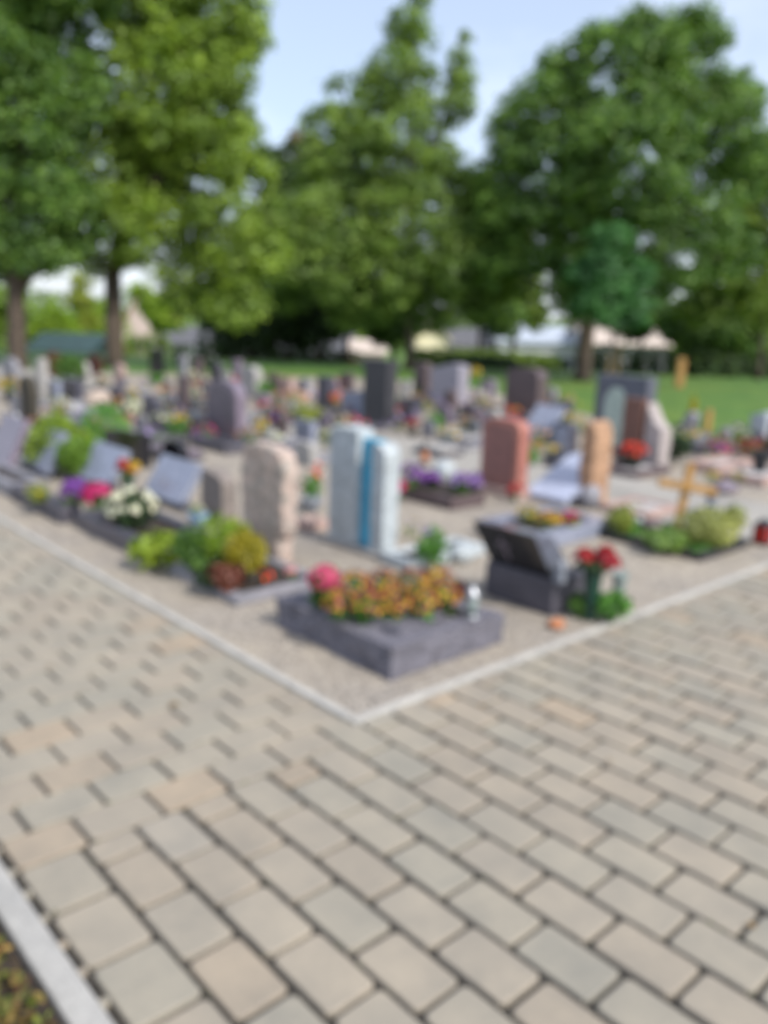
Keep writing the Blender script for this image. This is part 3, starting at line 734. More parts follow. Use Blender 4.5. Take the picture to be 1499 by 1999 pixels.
bush(118, 892, 60, 98, 'taller lime shoot rising from the yellow green bush', LIME, 700, .045)
bush(206, 880, 104, 92, 'bright green clipped dome beside the yellow green bush', leafy('dome_leaves', (.10, .33, .04), (.19, .5, .05)), 3200, .035, shape='dome', name='clipped_bush')
bush(158, 936, 96, 88, 'mid green bush in front of the green clipped dome', leafy('mound_green', (.13, .26, .02), (.24, .4, .04)), 1400, .05)
headstone(204, 276, 296, 848, 915, 'black headstone with a falling top edge beside the green dome', POLBLK, 'slant', name='headstone')
headstone(316, 356, 370, 866, 918, 'small black headstone with a rounded top on the left', POLBLK, 'arch', name='small_headstone')
headstone(40, 66, 80, 735, 848, 'tall narrow dark brown stele behind the yellow green bush', stone('moss', (.085, .07, .05), (.03, .03, .02), .9, 30, .8), 'rough', name='narrow_stele', rough=.02)
headstone(70, 82, 97, 700, 790, 'slim pale stele at the far left behind the dark brown one', PALEST, 'slant', name='narrow_stele')
# --- arched mauve headstone
frame((440, 888), 372, 486, 868, 'grey border of the plot before the arched mauve headstone', DARKGR, SOIL, rim=.08)
headstone(402, 462, 482, 746, 868, 'polished mauve headstone with a rounded arched top', PURPGR, 'arch', base=DARKGR, plaque=('arch', .08, .92, .12, .93, stone('mauve_panel', (.17, .15, .185), (.09, .08, .105), .3, 170, .05)))
plant(345, 858, 60, 56, 'yellow flowering mound left of the arched mauve headstone', FRESH, 'yellow', 26, .05, n=140)
vase(388, 850, 30, 46, 'grey blue rounded urn before the arched mauve headstone', GREYPOT)
plant(416, 852, 28, 44, 'peach flowers by the arched mauve headstone', MIDG, 'peach', 14, .05, n=40)
headstone(346, 362, 374, 735, 815, 'brown narrow headstone behind the yellow mound', BROWNST, 'flat', name='small_headstone')
plant(376, 808, 34, 82, 'white and red gladioli standing beside the arched mauve headstone', MIDG, 'white', 16, .06, n=60, flower2='red')

# ================================================================== MIDDLE PLOTS
headstone(934, 1006, 1026, 822, 976, 'red granite headstone with rounded shoulders and a sunk panel', REDGR, 'shoulder', base=PINKGR, plaque=('shoulder', .1, .92, .1, .93, stone('red_panel', (.25, .115, .105), (.19, .09, .08), .5, 150, .1)))
plant(1004, 984, 30, 42, 'red flower at the foot of the red granite headstone', MIDG, 'red', 16, .045, n=40)
headstone(1124, 1152, 1186, 824, 988, 'slim orange sandstone stele with a rounded top', ORANGEST, 'rough', rough=.03, name='sandstone_stele')
boulder(1152, 992, 46, 46, 'round grey stone ball at the foot of the orange sandstone stele', GREYGR, name='stone_ball')
tilted(1022, 1134, 912, 990, 'pale blue reflecting tilted slab between the red and orange stones', stone('polished_sky_tint', (.40, .44, .58), (.32, .36, .48), .12, 200, .02), ang=24, shape='arch')  # reflected sky is put into the pale blue base colour
frame((880, 998), 782, 948, 972, 'dark wooden looking border around the purple flower bed', BROWNST, SOIL, rim=.06)
for i, (a, b_, c, d, lb) in enumerate([(800, 960, 58, 56, 'purple pansies at the left end of the flower bed behind the white stele'), (838, 962, 46, 44, 'purple pansies just left of the pale rock in the flower bed'),
                                       (898, 972, 48, 50, 'lilac pansies just right of the pale rock in the flower bed'), (924, 966, 44, 44, 'lilac pansies at the right end of the flower bed by the red headstone')]):
    plant(a, b_, c, d, lb, DARKG if i % 2 else MIDG, 'violet' if i < 2 else 'lilac', 30, .04, z0=.08, n=160, ls=.04, name='pansy_plant', cat='pansy', flower2='violet')
boulder(868, 938, 50, 40, 'pale rock among the purple pansies', WHITEST, z0=.08)
lantern(828, 908, 22, 44, 'dark lantern with an orange top beyond the purple flower bed', BLKPLAST, TERRA)
plant(780, 982, 24, 44, 'bright pink flowers right behind the white double stele', MIDG, 'magenta', 16, .05, n=30)
frame((600, 1040), 572, 644, 1020, 'pinkish granite border between the sandstone and white steles', PINKGR, GRAVELBED, rim=.05)
bowl(608, 1000, 46, 30, 'dark grey bowl with a leafy plant left of the white double stele', GREYPOT)
plant(608, 980, 50, 62, 'leafy plant with a red flower left of the white double stele', FRESH, 'scarlet', 8, .05, n=160, ls=.05, z0=.06)
plant(620, 930, 22, 26, 'dark red blossom tuft behind the leafy bowl', DARKRED, 'scarlet', 8, .04, n=40)
headstone(574, 606, 622, 866, 912, 'low rounded grey stone between the two pale steles', PALEST, 'arch', name='small_headstone')
# row behind
headstone(574, 606, 618, 824, 866, 'small light blue grey headstone in the middle distance', BLUEGR, 'flat', name='small_headstone')
headstone(538, 552, 562, 808, 858, 'small dark brown pointed headstone left of the light blue one', BROWNST, 'tallarch', name='small_headstone')
plant(512, 856, 36, 40, 'yellow flowers left of the small dark brown headstone', FRESH, 'yellow', 22, .055, n=90)
plant(638, 874, 32, 38, 'cream flowers right of the light blue headstone', OLIVE, 'white', 16, .06, n=60)
frame((700, 846), 618, 780, 832, 'dark border of the wide plot before the black headstone', DARKGR, GRAVELBED, rim=.08)
headstone(664, 716, 732, 764, 832, 'slate blue wide headstone left of the black headstone', BLUEGR, 'slant')
headstone(706, 752, 772, 704, 842, 'tall black headstone in the middle distance', stone('satin_black', (.05, .05, .06), (.025, .025, .03), .45, 150, .05), 'flat', base=GREYGR)
plant(656, 800, 28, 34, 'orange flowers left of the slate blue headstone', MIDG, 'scarlet', 14, .06, n=50, flower2='orange')
headstone(617, 640, 652, 736, 800, 'small near black headstone with pink flowers before it', POLDK, 'flat', name='small_headstone')
plant(575, 800, 70, 36, 'long row of peach flowers in the middle distance', OLIVE, 'peach', 30, .06, n=120)
plant(600, 825, 90, 34, 'olive ground plants left of the slate blue headstone', OLIVE, None, n=400, ls=.06)
headstone(468, 498, 512, 716, 778, 'pale grey headstone above the green plant in the distance', PALEST, 'arch', name='small_headstone')
plant(518, 788, 40, 52, 'light green plant beside the pale grey headstone', FRESH, None, n=300, ls=.06)
headstone(452, 464, 474, 702, 752, 'narrow mauve post headstone with a red flower in the distance', PURPGR, 'flat', name='small_headstone')
plant(462, 762, 22, 26, 'red flower below the narrow mauve post headstone', MIDG, 'scarlet', 10, .06, n=30)
headstone(838, 892, 912, 712, 806, 'tall lavender grey headstone in the back row', stone('lavender_granite', (.34, .33, .38), (.22, .21, .26), .4, 150, .05), 'slant', base=PALEST)
headstone(806, 830, 842, 708, 770, 'dark brown headstone partly behind the lavender grey one', BROWNST, 'arch')
plant(925, 762, 32, 46, 'yellow bush of flowers right of the lavender grey headstone', FRESH, 'yellow', 30, .07, n=80)
plant(805, 852, 38, 34, 'crimson potted flowers before the lavender grey headstone', DARKG, 'crimson', 26, .06, n=40, pot=BLKPLAST)
plant(802, 828, 36, 30, 'lilac flowers just behind the crimson potted ones', MIDG, 'lilac', 22, .055, n=40)
bush(846, 846, 40, 44, 'small round green shrub beside the crimson potted flowers', FRESH, 400, .05)
headstone(865, 880, 892, 762, 812, 'small brown rounded headstone below the lavender grey one', BROWNST, 'arch', name='small_headstone')
frame((905, 866), 850, 950, 852, 'pale grey border around a dark low shrub behind the red headstone', PALEST, GRAVELBED, rim=.06)
bush(912, 852, 34, 26, 'dark low shrub in the pale grey bordered plot', DARKG, 260, .05)
plant(942, 796, 50, 38, 'lilac and white flowers left of the brown headstone', MIDG, 'lilac', 22, .06, n=80, flower2='white')
headstone(982, 1046, 1064, 720, 818, 'tall dark brown headstone in the back row', BROWNST, 'shoulder', base=GREYGR)
plant(1000, 816, 40, 22, 'red and yellow flowers at the foot of the dark brown headstone', MIDG, 'scarlet', 14, .05, n=60, flower2='yellow')
tilted(1012, 1086, 800, 868, 'pale blue tilted slab behind the red granite headstone', BLUEGR, ang=50)
headstone(1074, 1110, 1124, 826, 902, 'slate blue rounded headstone behind the orange sandstone stele', POLDK, 'arch', name='small_headstone', plaque=('arch', .1, .9, .1, .9, BLUEGR))
plant(1072, 898, 44, 30, 'yellow flowers in a dark bowl left of the slate blue rounded headstone', MIDG, 'yellow', 16, .045, n=60, pot=BLKPLAST)
plant(1038, 908, 30, 44, 'green plant with a pink flower right of the red granite headstone', FRESH, 'pink', 4, .04, n=120, ls=.05)
headstone(1092, 1106, 1116, 782, 830, 'tiny dark headstone in the gap left of the big slate blue one', DARKGR, 'arch', name='small_headstone')
plant(1085, 815, 26, 28, 'blush flowers left of the tiny dark headstone', MIDG, 'blush', 12, .05, n=40)
# --- big slate blue headstone with a pale arched panel
headstone(1152, 1250, 1268, 738, 896, 'wide slate blue headstone with a pale arched glass panel', stone('slate_blue', (.115, .125, .165), (.07, .075, .10), .45, 150, .1), 'flat', base=DARKGR,
          plaque=('tallarch', .36, .80, .10, .86, stone('pale_glass_panel', (.42, .50, .46), (.36, .44, .40), .2, 30, .05)))
headstone(1206, 1244, 1254, 780, 912, 'reddish brown upright pillar stone left of the pale curved stele', RUSTBR, 'flat', base=BROWNST, name='pillar_stone')
headstone(1250, 1284, 1304, 786, 918, 'pale rough stele with a sweeping curved top', stone('rough_pale', (.42, .375, .37), (.30, .27, .265), .9, 30, .8), 'curve', rough=.02, name='curved_stele')
plant(1232, 922, 62, 58, 'red flowers in a black pot before the reddish brown pillar stone', DARKG, 'red', 34, .05, n=60, pot=BLKPLAST, flower2='scarlet')
frame((1240, 936), 1172, 1310, 922, 'dark mauve border under the reddish brown pillar stone', BROWNST, GRAVELBED, rim=.07)
bush(1322, 905, 44, 60, 'dark green bush right of the pale curved stele', DARKG, 500, .05)
frame((1360, 868), 1310, 1396, 852, 'grey border of the plot with the yellow candle shaped flower', GREYGR, SOIL, rim=.08)
headstone(1330, 1352, 1364, 806, 850, 'small grey pointed headstone right of the pale curved stele', GREYGR, 'tallarch', name='small_headstone')
bush(1349, 826, 26, 56, 'narrow yellow flower spike before the lawn', leafy('yellow_spike', (.42, .36, .01), (.6, .5, .02)), 260, .06, name='yellow_flower_spike', cat='plant', shape='cone')
headstone(1372, 1378, 1386, 800, 852, 'thin wooden grave post beside the yellow flower spike', WOODY, 'flat', name='wooden_post', cat='post')
plant(1396, 900, 52, 36, 'magenta flowers in the right hand plots', MIDG, 'magenta', 26, .05, n=60, flower2='violet')
plant(1428, 898, 36, 30, 'violet flowers right beside the magenta ones', MIDG, 'violet', 20, .05, n=40)
plant(1458, 904, 66, 46, 'dark red broad flowers near the right edge', DARKRED, 'crimson', 34, .055, n=90)
vase(1480, 932, 38, 52, 'black flower pot near the right edge', BLKPLAST, name='flower_pot', cat='flower pot')
headstone(1458, 1490, 1510, 806, 872, 'pale blue grey headstone at the right edge by the lawn', stone('pale_blue', (.40, .44, .50), (.32, .35, .40), .4, 100, .05), 'slant')
headstone(1494, 1520, 1535, 825, 900, 'black headstone cut by the right edge of the picture', POLBLK, 'flat')
frame((1400, 928), 1340, 1470, 908, 'pink granite border below the magenta flowers', PINKGR, GRAVELBED, rim=.08)
frame((1490, 952), 1385, 1560, 934, 'pale pink granite border at the right edge along the walk', PINKGR, GRAVELBED, rim=.08)
plant(1388, 942, 40, 24, 'low olive and yellow plant beside the walk', OLIVE, 'yellow', 8, .04, n=80)
plant(1438, 944, 34, 24, 'low yellow flowered plant nearer the right edge by the walk', OLIVE, 'yellow', 12, .04, n=60)
boulder(1412, 962, 60, 24, 'flat mauve grey stone by the walk', PURPGR, name='flat_stone')

# ================================================================== FAR LEFT AND BACK ROWS
headstone(6, 30, 42, 700, 765, 'pale far headstone above the yellow flowers at the left edge', GREYGR, 'arch')
plant(18, 785, 46, 46, 'yellow flowers in a dark pot at the left edge', MIDG, 'yellow', 30, .07, n=60, pot=BLKPLAST)
bush(135, 752, 60, 62, 'round green shrub near the first tree trunk', MIDG, 900, .07)
bush(108, 745, 38, 62, 'round dark brown leaved shrub left of the green one', BRNRED, 500, .07)
bush(186, 738, 34, 50, 'dark red shrub left of the forked tree trunk', DARKRED, 400, .08)
headstone(152, 168, 178, 708, 752, 'small pale headstone between the red and green shrubs', PALEST, 'arch')
headstone(82, 112, 122, 744, 792, 'low blue grey headstone right of the slim white stele', BLUEGR, 'flat')
headstone(120, 152, 164, 742, 790, 'low near black headstone right of the blue grey one', POLDK, 'flat')
boulder(194, 800, 52, 38, 'beige rounded boulder stone in the left back rows', BOULDER)
headstone(222, 238, 248, 712, 760, 'pale pink headstone right behind the forked trunk', PINKGR, 'arch')
plant(255, 792, 34, 34, 'golden flowers in the left back rows', OLIVE, 'yellow', 18, .06, n=80)
plant(258, 818, 50, 36, 'white flowers in the left back rows', MIDG, 'white', 26, .06, n=60)
headstone(278, 306, 320, 778, 836, 'dark headstone with a slanted top right of the white flowers', POLDK, 'rslant')
headstone(292, 312, 322, 682, 742, 'far black headstone standing against the grass on the left', POLBLK, 'flat')
plant(305, 752, 34, 24, 'light green plant before the far black headstone', FRESH, None, n=160, ls=.08)
bush(354, 722, 44, 52, 'low dark shrub right of the far black headstone', TREE_F, 500, .09)
bush(396, 716, 44, 72, 'small dark green conifer behind the left plots', DARKG, 600, .09, shape='cone', name='small_conifer', cat='conifer')
headstone(350, 360, 368, 692, 752, 'slim grey post headstone before the low dark shrub', GREYGR, 'flat')
headstone(374, 388, 398, 700, 748, 'brown grey headstone between the dark shrub and the arched one', BROWNST, 'flat')
headstone(218, 240, 252, 766, 800, 'low dark grey headstone left of the golden flowers', DARKGR, 'flat')
headstone(320, 340, 352, 770, 812, 'low grey headstone with a rounded top right of the slanted dark one', GREYGR, 'arch')
plant(318, 782, 40, 26, 'peach flowers in the left back rows', MIDG, 'peach', 20, .06, n=60)
plant(222, 850, 40, 24, 'low lilac flowers on the gravel behind the green dome', MIDG, 'lilac', 12, .05, n=60)
headstone(20, 42, 54, 770, 812, 'low grey headstone below the yellow flowers at the left edge', GREYGR, 'slant')
headstone(500, 520, 532, 770, 802, 'tiny mauve headstone below the light green plant', PURPGR, 'arch', name='small_headstone')
headstone(544, 566, 578, 738, 772, 'far pale pinkish headstone before the dark tree trunks', PINKGR, 'flat', name='small_headstone')
headstone(584, 600, 608, 740, 770, 'far small grey headstone before the dark tree trunks', GREYGR, 'arch', name='small_headstone')
headstone(660, 682, 692, 728, 764, 'far brownish headstone left of the tall black one', BROWNST, 'slant', name='small_headstone')
headstone(782, 796, 804, 744, 786, 'small pale headstone between the black and lavender ones', PALEST, 'flat', name='small_headstone')
headstone(776, 812, 824, 778, 812, 'dark low headstone behind the lilac potted flowers', POLDK, 'slant', name='small_headstone')
headstone(936, 960, 970, 742, 778, 'small mauve headstone between the lavender and brown ones', PURPGR, 'arch', name='small_headstone')
plant(1072, 790, 30, 26, 'yellow green plant right of the dark brown headstone', OLIVE, 'yellow', 8, .05, n=80)
frame((470, 848), 400, 560, 838, 'low grey border across the middle left plots', GREYGR, GRAVELBED, rim=.08)
frame((300, 872), 240, 370, 858, 'low dark border left of the arched mauve headstone', DARKGR, GRAVELBED, rim=.08)
frame((140, 812), 70, 230, 802, 'low grey border in the left back rows', GREYGR, GRAVELBED, rim=.08)
frame((940, 828), 860, 1010, 818, 'low dark border before the lavender grey headstone', DARKGR, GRAVELBED, rim=.08)
frame((700, 792), 560, 760, 784, 'low pale pink border in the centre back row', PINKGR, GRAVELBED, rim=.08)
frame((600, 908), 540, 660, 894, 'grey border under the low rounded grey stone', GREYGR, GRAVELBED, rim=.07)

# --- more plots filling the middle distance
def ledger(px, pyb, l, r, label, mat):      # flat cover slab on a low base
    N = G(px, pyb); dy = span(N, AY, l); dx = span(N, AX, r)
    e = empty('cover_slab', (N.x, N.y, 0), label, 'grave slab')
    MB().box((dx/2, dy/2, .03), (dx, dy, .06)).build('base', DARKGR, e)
    MB().box((dx/2, dy/2, .085), (dx-.05, dy-.05, .05)).build('slab', mat, e, bevel=.008)
ledger(150, 838, 100, 205, 'flat pale grey cover slab behind the green clipped dome', GREYGR)
ledger(330, 905, 270, 400, 'flat mauve cover slab left of the gravel before the arched headstone', PURPGR)
ledger(555, 880, 500, 600, 'flat grey cover slab below the small dark brown pointed headstone', GREYGR)
ledger(560, 830, 500, 625, 'dark polished cover slab left of the orange flowers in the middle', POLDK)
ledger(860, 896, 805, 905, 'flat pale cover slab before the pale grey bordered plot', PALEST)
ledger(985, 850, 930, 1010, 'dark cover slab left of the pale blue tilted slab', POLDK)
ledger(1110, 920, 1060, 1130, 'dark grey cover slab between the red and orange stones', DARKGR)
ledger(250, 778, 205, 300, 'far grey cover slab behind the golden flowers on the left', GREYGR)
ledger(430, 775, 380, 470, 'far dark cover slab behind the arched mauve headstone', POLDK)
ledger(1370, 890, 1325, 1420, 'dark grey cover slab beside the magenta flowers near the right', DARKGR)
frame((390, 790), 330, 450, 778, 'far grey border behind the arched mauve headstone', GREYGR, SOIL, rim=.07)  # dark beds of these added borders stand in for shadows between plots
frame((830, 790), 780, 880, 780, 'far dark border left of the brown rounded headstone', DARKGR, SOIL, rim=.07)
frame((60, 850), 0, 130, 838, 'dark border around the foot of the tall dark brown stele', DARKGR, SOIL, rim=.07)
frame((650, 865), 600, 700, 853, 'low dark border right of the light blue headstone', DARKGR, SOIL, rim=.06)
frame((1000, 880), 940, 1040, 866, 'grey border hidden partly by the red granite headstone', GREYGR, SOIL, rim=.06)
headstone(180, 200, 210, 752, 784, 'small slate headstone beside the beige rounded boulder', POLDK, 'arch', name='small_headstone')
headstone(410, 428, 438, 708, 748, 'far dark grey headstone behind the arched mauve one', DARKGR, 'arch', name='small_headstone')
headstone(432, 446, 454, 728, 762, 'far light headstone just right behind the arched mauve one', PALEST, 'flat', name='small_headstone')
headstone(520, 536, 546, 730, 768, 'far brown headstone behind the light green plant', BROWNST, 'flat', name='small_headstone')
headstone(488, 500, 510, 806, 842, 'little grey headstone right of the arched mauve one', GREYGR, 'slant', name='small_headstone')
headstone(652, 672, 684, 836, 878, 'little dark headstone behind the top of the white double stele', POLDK, 'arch', name='small_headstone')
headstone(786, 802, 812, 808, 830, 'very small grey headstone behind the crimson potted flowers', GREYGR, 'flat', name='small_headstone')
headstone(902, 924, 934, 790, 828, 'small dark headstone right of the small brown rounded one', DARKGR, 'slant', name='small_headstone')
headstone(944, 966, 978, 800, 842, 'small pale headstone left behind the red granite headstone', PALEST, 'arch', name='small_headstone')
headstone(1064, 1080, 1088, 758, 792, 'small grey headstone right of the tall dark brown one', GREYGR, 'arch', name='small_headstone')
headstone(1312, 1330, 1340, 826, 862, 'small dark slanted headstone behind the dark green bush', DARKGR, 'slant', name='small_headstone')
headstone(1400, 1418, 1428, 838, 870, 'small grey headstone behind the magenta flowers', GREYGR, 'arch', name='small_headstone')
for a in [(60, 835, 40, 30, 'low dark foliage at the foot of the tall dark brown stele', DARKG, 'white'), (170, 830, 44, 32, 'pale lilac flowers behind the green clipped dome', MIDG, 'lilac'),
          (290, 862, 44, 30, 'lilac and green plant below the slanted dark headstone', MIDG, 'lilac'), (455, 812, 30, 28, 'orange flowers right of the arched mauve headstone', MIDG, 'orange'),
          (540, 792, 36, 28, 'peach flowers between the light green plant and the long peach row', MIDG, 'peach'), (690, 825, 50, 28, 'pale yellow flowers before the slate blue headstone', OLIVE, 'yellow'),
          (540, 872, 34, 26, 'green plant at the foot of the dark brown pointed headstone', FRESH, 'white'), (655, 900, 30, 26, 'dark green plant left behind the white double stele', DARKG, 'white'),
          (870, 800, 30, 26, 'dark leaved plant beside the small brown rounded headstone', DARKG, 'red'), (985, 856, 26, 26, 'pink flowers left behind the red granite headstone', MIDG, 'pink'),
          (1110, 868, 30, 26, 'green plant at the foot of the tiny dark headstone', MIDG, 'white'), (1050, 880, 30, 22, 'pale yellow flowers below the pale blue tilted slab', OLIVE, 'yellow'),
          (410, 782, 34, 24, 'white flowers far behind the arched mauve headstone', MIDG, 'white'), (120, 800, 36, 26, 'dark green plant before the near black low headstone', DARKG, 'white'),
          (200, 760, 30, 24, 'orange flowers before the first row of shrubs at the left', MIDG, 'orange'), (720, 780, 30, 24, 'red flowers in the back row beside the tall black headstone', MIDG, 'red'),
          (1135, 850, 30, 34, 'light green tuft left of the pale arched panel headstone', FRESH, 'yellow'), (640, 790, 26, 24, 'pink flowers before the small near black headstone', MIDG, 'pink')]:
    plant(a[0], a[1], a[2], a[3], a[4], a[5], a[6], 16, .05, n=90)

# --- the crowd of small things nobody could tell apart
crng = random.Random(5)
for i in range(104):
    px = crng.uniform(0, 1130) if i < 88 else crng.uniform(1300, 1499)
    top_y = 762 if px < 900 else 790
    py = crng.uniform(top_y, 872) if px < 1200 else crng.uniform(862, 902)
    if 575 < px < 800 and py > 850: py = 820
    c = crng.choice(['pink', 'white', 'yellow', 'red', 'lilac', 'peach', 'violet', 'orange', None, None])
    q = (py-640)/200
    lab = 'small %s among the crowded far plots' % (('low plant with %s blooms' % c) if c else 'dark leafy plant without blooms')
    plant(px, py, 44*q+8, 26*q+6, lab, crng.choice([MIDG, DARKG, MIDG, OLIVE] if c else [DARKG]), c, 14, .05, n=80, group='small plants crowding the far plots')
for i in range(70):
    px = crng.uniform(60, 1130); py = crng.uniform(758 if px < 900 else 790, 866)
    if 575 < px < 800 and py > 850: py = 815
    q = (py-640)/200; w = 30*q*crng.uniform(.7, 1.2); hh = 32*q*crng.uniform(.7, 1.3)
    nm, m = crng.choice([('dark grey', DARKGR), ('mid grey', GREYGR), ('near black', POLDK), ('brown', BROWNST), ('dark grey', DARKGR), ('mauve', PURPGR)])
    headstone(px-w/2, px+w*.28, px+w/2, py-hh, py, 'small %s headstone among the crowded far plots' % nm, m, crng.choice(['flat', 'arch', 'slant', 'rslant']), name='small_headstone', group='small headstones crowding the far plots')
for i in range(34):
    px = crng.uniform(20, 1120); py = crng.uniform(768 if px < 900 else 795, 880); q = (py-640)/200; w = 80*q
    if 575 < px < 800 and py > 850: py = 825
    k_ = crng.random() < .6
    frame((px, py), px-w*.6, px+w*.45, py-7*q-2, 'low dark border among the crowded far plots' if k_ else 'low grey border among the crowded far plots', DARKGR if k_ else GREYGR, SOIL, rim=.07)[0]['group'] = 'low borders crowding the far plots'

# ================================================================== TREES
def tree(px, pyb, lobes, mat, label, n=30000, leaf=.16, trunk=.3, top=None, fork=None, name='broadleaf_tree', D=None, group=None, clump=.75, squash=1.0, bark=BARK, cat='tree', dens=1.0):
    """lobes: (px, py, radius px, depth offset m) of the crown's big masses, measured on the photo at the tree's distance"""
    if D is None: p = G(px, pyb, -.03)
    else:
        q = PD(px, pyb, D); p = Vector((q.x, q.y, ter_z(q.x, q.y)))
    Dp = depth(p)
    e = empty(name, p, label, cat, group)
    big = []
    for a, b_, r_, dd in lobes:
        c = PD(a, b_, Dp+dd) - p; big.append((c.x, c.y, c.z, r_*Dp/F_PX))
    # clumps of leaves over the big masses, inside too but fewer
    sub = []
    for x, y, z, r_ in big:
        m = int(max(8, 17*(r_/clump)**2*.6*dens))
        d = unit(m); rad = r_*(1-np.abs(rng.normal(size=m))*.22)
        for k in range(m):
            s = clump*(.35+.8*random.random()**1.3)*min(1, r_/clump/1.1)
            sub.append((x+d[k, 0]*rad[k]*.86, y+d[k, 1]*rad[k]*.86, z+d[k, 2]*rad[k]*.86*squash, s, s, s*.68))
    foliage('crown', sub + [(x, y, z, r_*q, r_*q, r_*q*.95) for x, y, z, r_ in big for q in (.86,)], n, leaf, mat, e, shell=.38, asp=.62, up=.45, jit=.45)
    # trunk and limbs
    top = top or max(b_[2] for b_ in big)*.8
    mb = MB(); cx_ = sum(b_[0] for b_ in big)/len(big); cy_ = sum(b_[1] for b_ in big)/len(big)
    if fork:
        zf_ = fork*top
        mb.tube([(0, 0, -.1), (0, 0, zf_*.1), (.02, 0, zf_)], [trunk*.72, trunk*.52, trunk*.45], 10)
        for b_ in random.sample(big, min(5, len(big))):
            v = Vector(b_[:3]); mb.tube([(.02, 0, zf_-.15), (v.x*.3, v.y*.3, zf_+(v.z-zf_)*.45), tuple(v)], [trunk*.33, trunk*.2, .03], 7)
    else:
        mb.tube([(0, 0, -.1), (0, 0, .25), (cx_*.1, cy_*.1, top*.35), (cx_*.4, cy_*.4, top*.7), (cx_*.5, cy_*.5, top)], [trunk*.75, trunk*.5, trunk*.42, trunk*.25, .04], 10)
        for b_ in big:
            v = Vector(b_[:3]); s = max(.25*top, v.z*.55)
            mb.tube([(cx_*.2, cy_*.2, s), (v.x*.5, v.y*.5, (s+v.z)/2+.1), tuple(v)], [trunk*.22, trunk*.14, .03], 6)
    mb.build('trunk', bark, e)
    return e

tree(225, 716, [(390, 50, 105, 0), (300, 190, 130, -.5), (455, 150, 60, 0), (410, 320, 95, .3), (190, 340, 100, -.8), (440, 450, 85, 0), (370, 520, 75, .6), (250, 440, 80, -.4), (300, 30, 110, 0), (470, 40, 60, .3),
                (455, 585, 55, 0), (495, 330, 50, .4), (505, 430, 55, .3), (500, 500, 55, .2), (180, 500, 42, 0), (470, 600, 40, .2), (410, 220, 80, 0), (470, 240, 45, .3), (330, 430, 80, .5), (360, 600, 30, .3), (300, 300, 90, .6), (350, -90, 110, 0), (240, -150, 100, 0)], TREE_A,
     'tall maple like tree with a forked trunk at the left', 105000, .13, .50, fork=.28, clump=.56)
tree(36, 722, [(10, 90, 100, 0), (90, 60, 90, 1), (60, 230, 95, 0), (-40, 240, 90, 0), (20, 380, 90, .3), (110, 380, 62, 0), (-30, 470, 70, 0), (70, 480, 55, 0), (20, 510, 55, .3), (105, 500, 45, .6), (150, 450, 50, .8), (140, 180, 85, .6), (60, -60, 110, 0), (160, -70, 90, .4)], TREE_C,
     'dense dark tree rising out of the top left corner', 72000, .13, .46, clump=.56)
tree(797, 722, [(795, 60, 45, 0), (782, 150, 72, 0), (712, 165, 38, 0), (908, 75, 15, 0), (905, 115, 24, 0), (898, 160, 30, 0), (886, 200, 44, 0), (655, 160, 22, 0), (605, 430, 62, -1), (585, 510, 62, -1.2), (650, 520, 70, -1.5), (945, 410, 78, 0), (1000, 530, 50, 0), (960, 590, 52, .2), (560, 560, 50, .3), (840, 610, 50, .2), (700, 600, 60, .2), (640, 340, 70, .2), (700, 250, 60, 0), (640, 260, 58, .3), (775, 300, 120, 0), (900, 350, 62, 0), (660, 440, 100, -.2), (800, 450, 115, -.6), (935, 480, 82, 0),
                (745, 545, 95, -.3), (880, 560, 82, 0), (610, 520, 66, .2), (985, 520, 46, -.6), (900, 500, 70, -1.3), (810, 5, 28, 0), (700, 330, 90, 0)], TREE_B,
     'pyramid shaped soft green tree in the centre reaching the top', 105000, .13, .30, clump=.52)
tree(1136, 742, [(1210, 150, 125, 0), (1330, 130, 100, .3), (1050, 215, 80, 0), (1085, 360, 115, 0), (1220, 320, 150, -.6), (1380, 260, 110, .2), (1150, 500, 100, 0), (1290, 480, 110, 0), (1430, 190, 60, .3), (1010, 260, 60, .2), (1370, 420, 80, 0),
                 (1040, 470, 70, .3), (1260, 60, 42, 0), (1340, 55, 40, 0), (1130, 570, 60, .1), (985, 330, 55, .3), (975, 420, 60, .3), (965, 510, 50, .4), (1450, 330, 60, .4), (1420, 500, 60, .5), (1110, 150, 60, .2)], TREE_C,
     'huge round deep green tree with a thick trunk at the right', 115000, .13, .50, clump=.55)
tree(1192, 752, [(1192, 462, 40, 0), (1165, 530, 48, 0), (1228, 540, 45, 0), (1188, 590, 60, 0), (1240, 600, 36, 0), (1140, 590, 30, 0)], TREE_E,
     'young blue green tree standing before the huge round one', 15000, .10, .09, clump=.4, name='young_tree', cat='young tree')
tree(1480, 742, [(1480, 330, 62, 0), (1440, 420, 60, 0), (1500, 440, 80, 0), (1420, 540, 75, 0), (1490, 570, 80, 0), (1540, 330, 90, 0), (1370, 590, 50, 0)], TREE_D,
     'yellow green tree cut by the right edge of the picture', 34000, .12, .16, clump=.5)
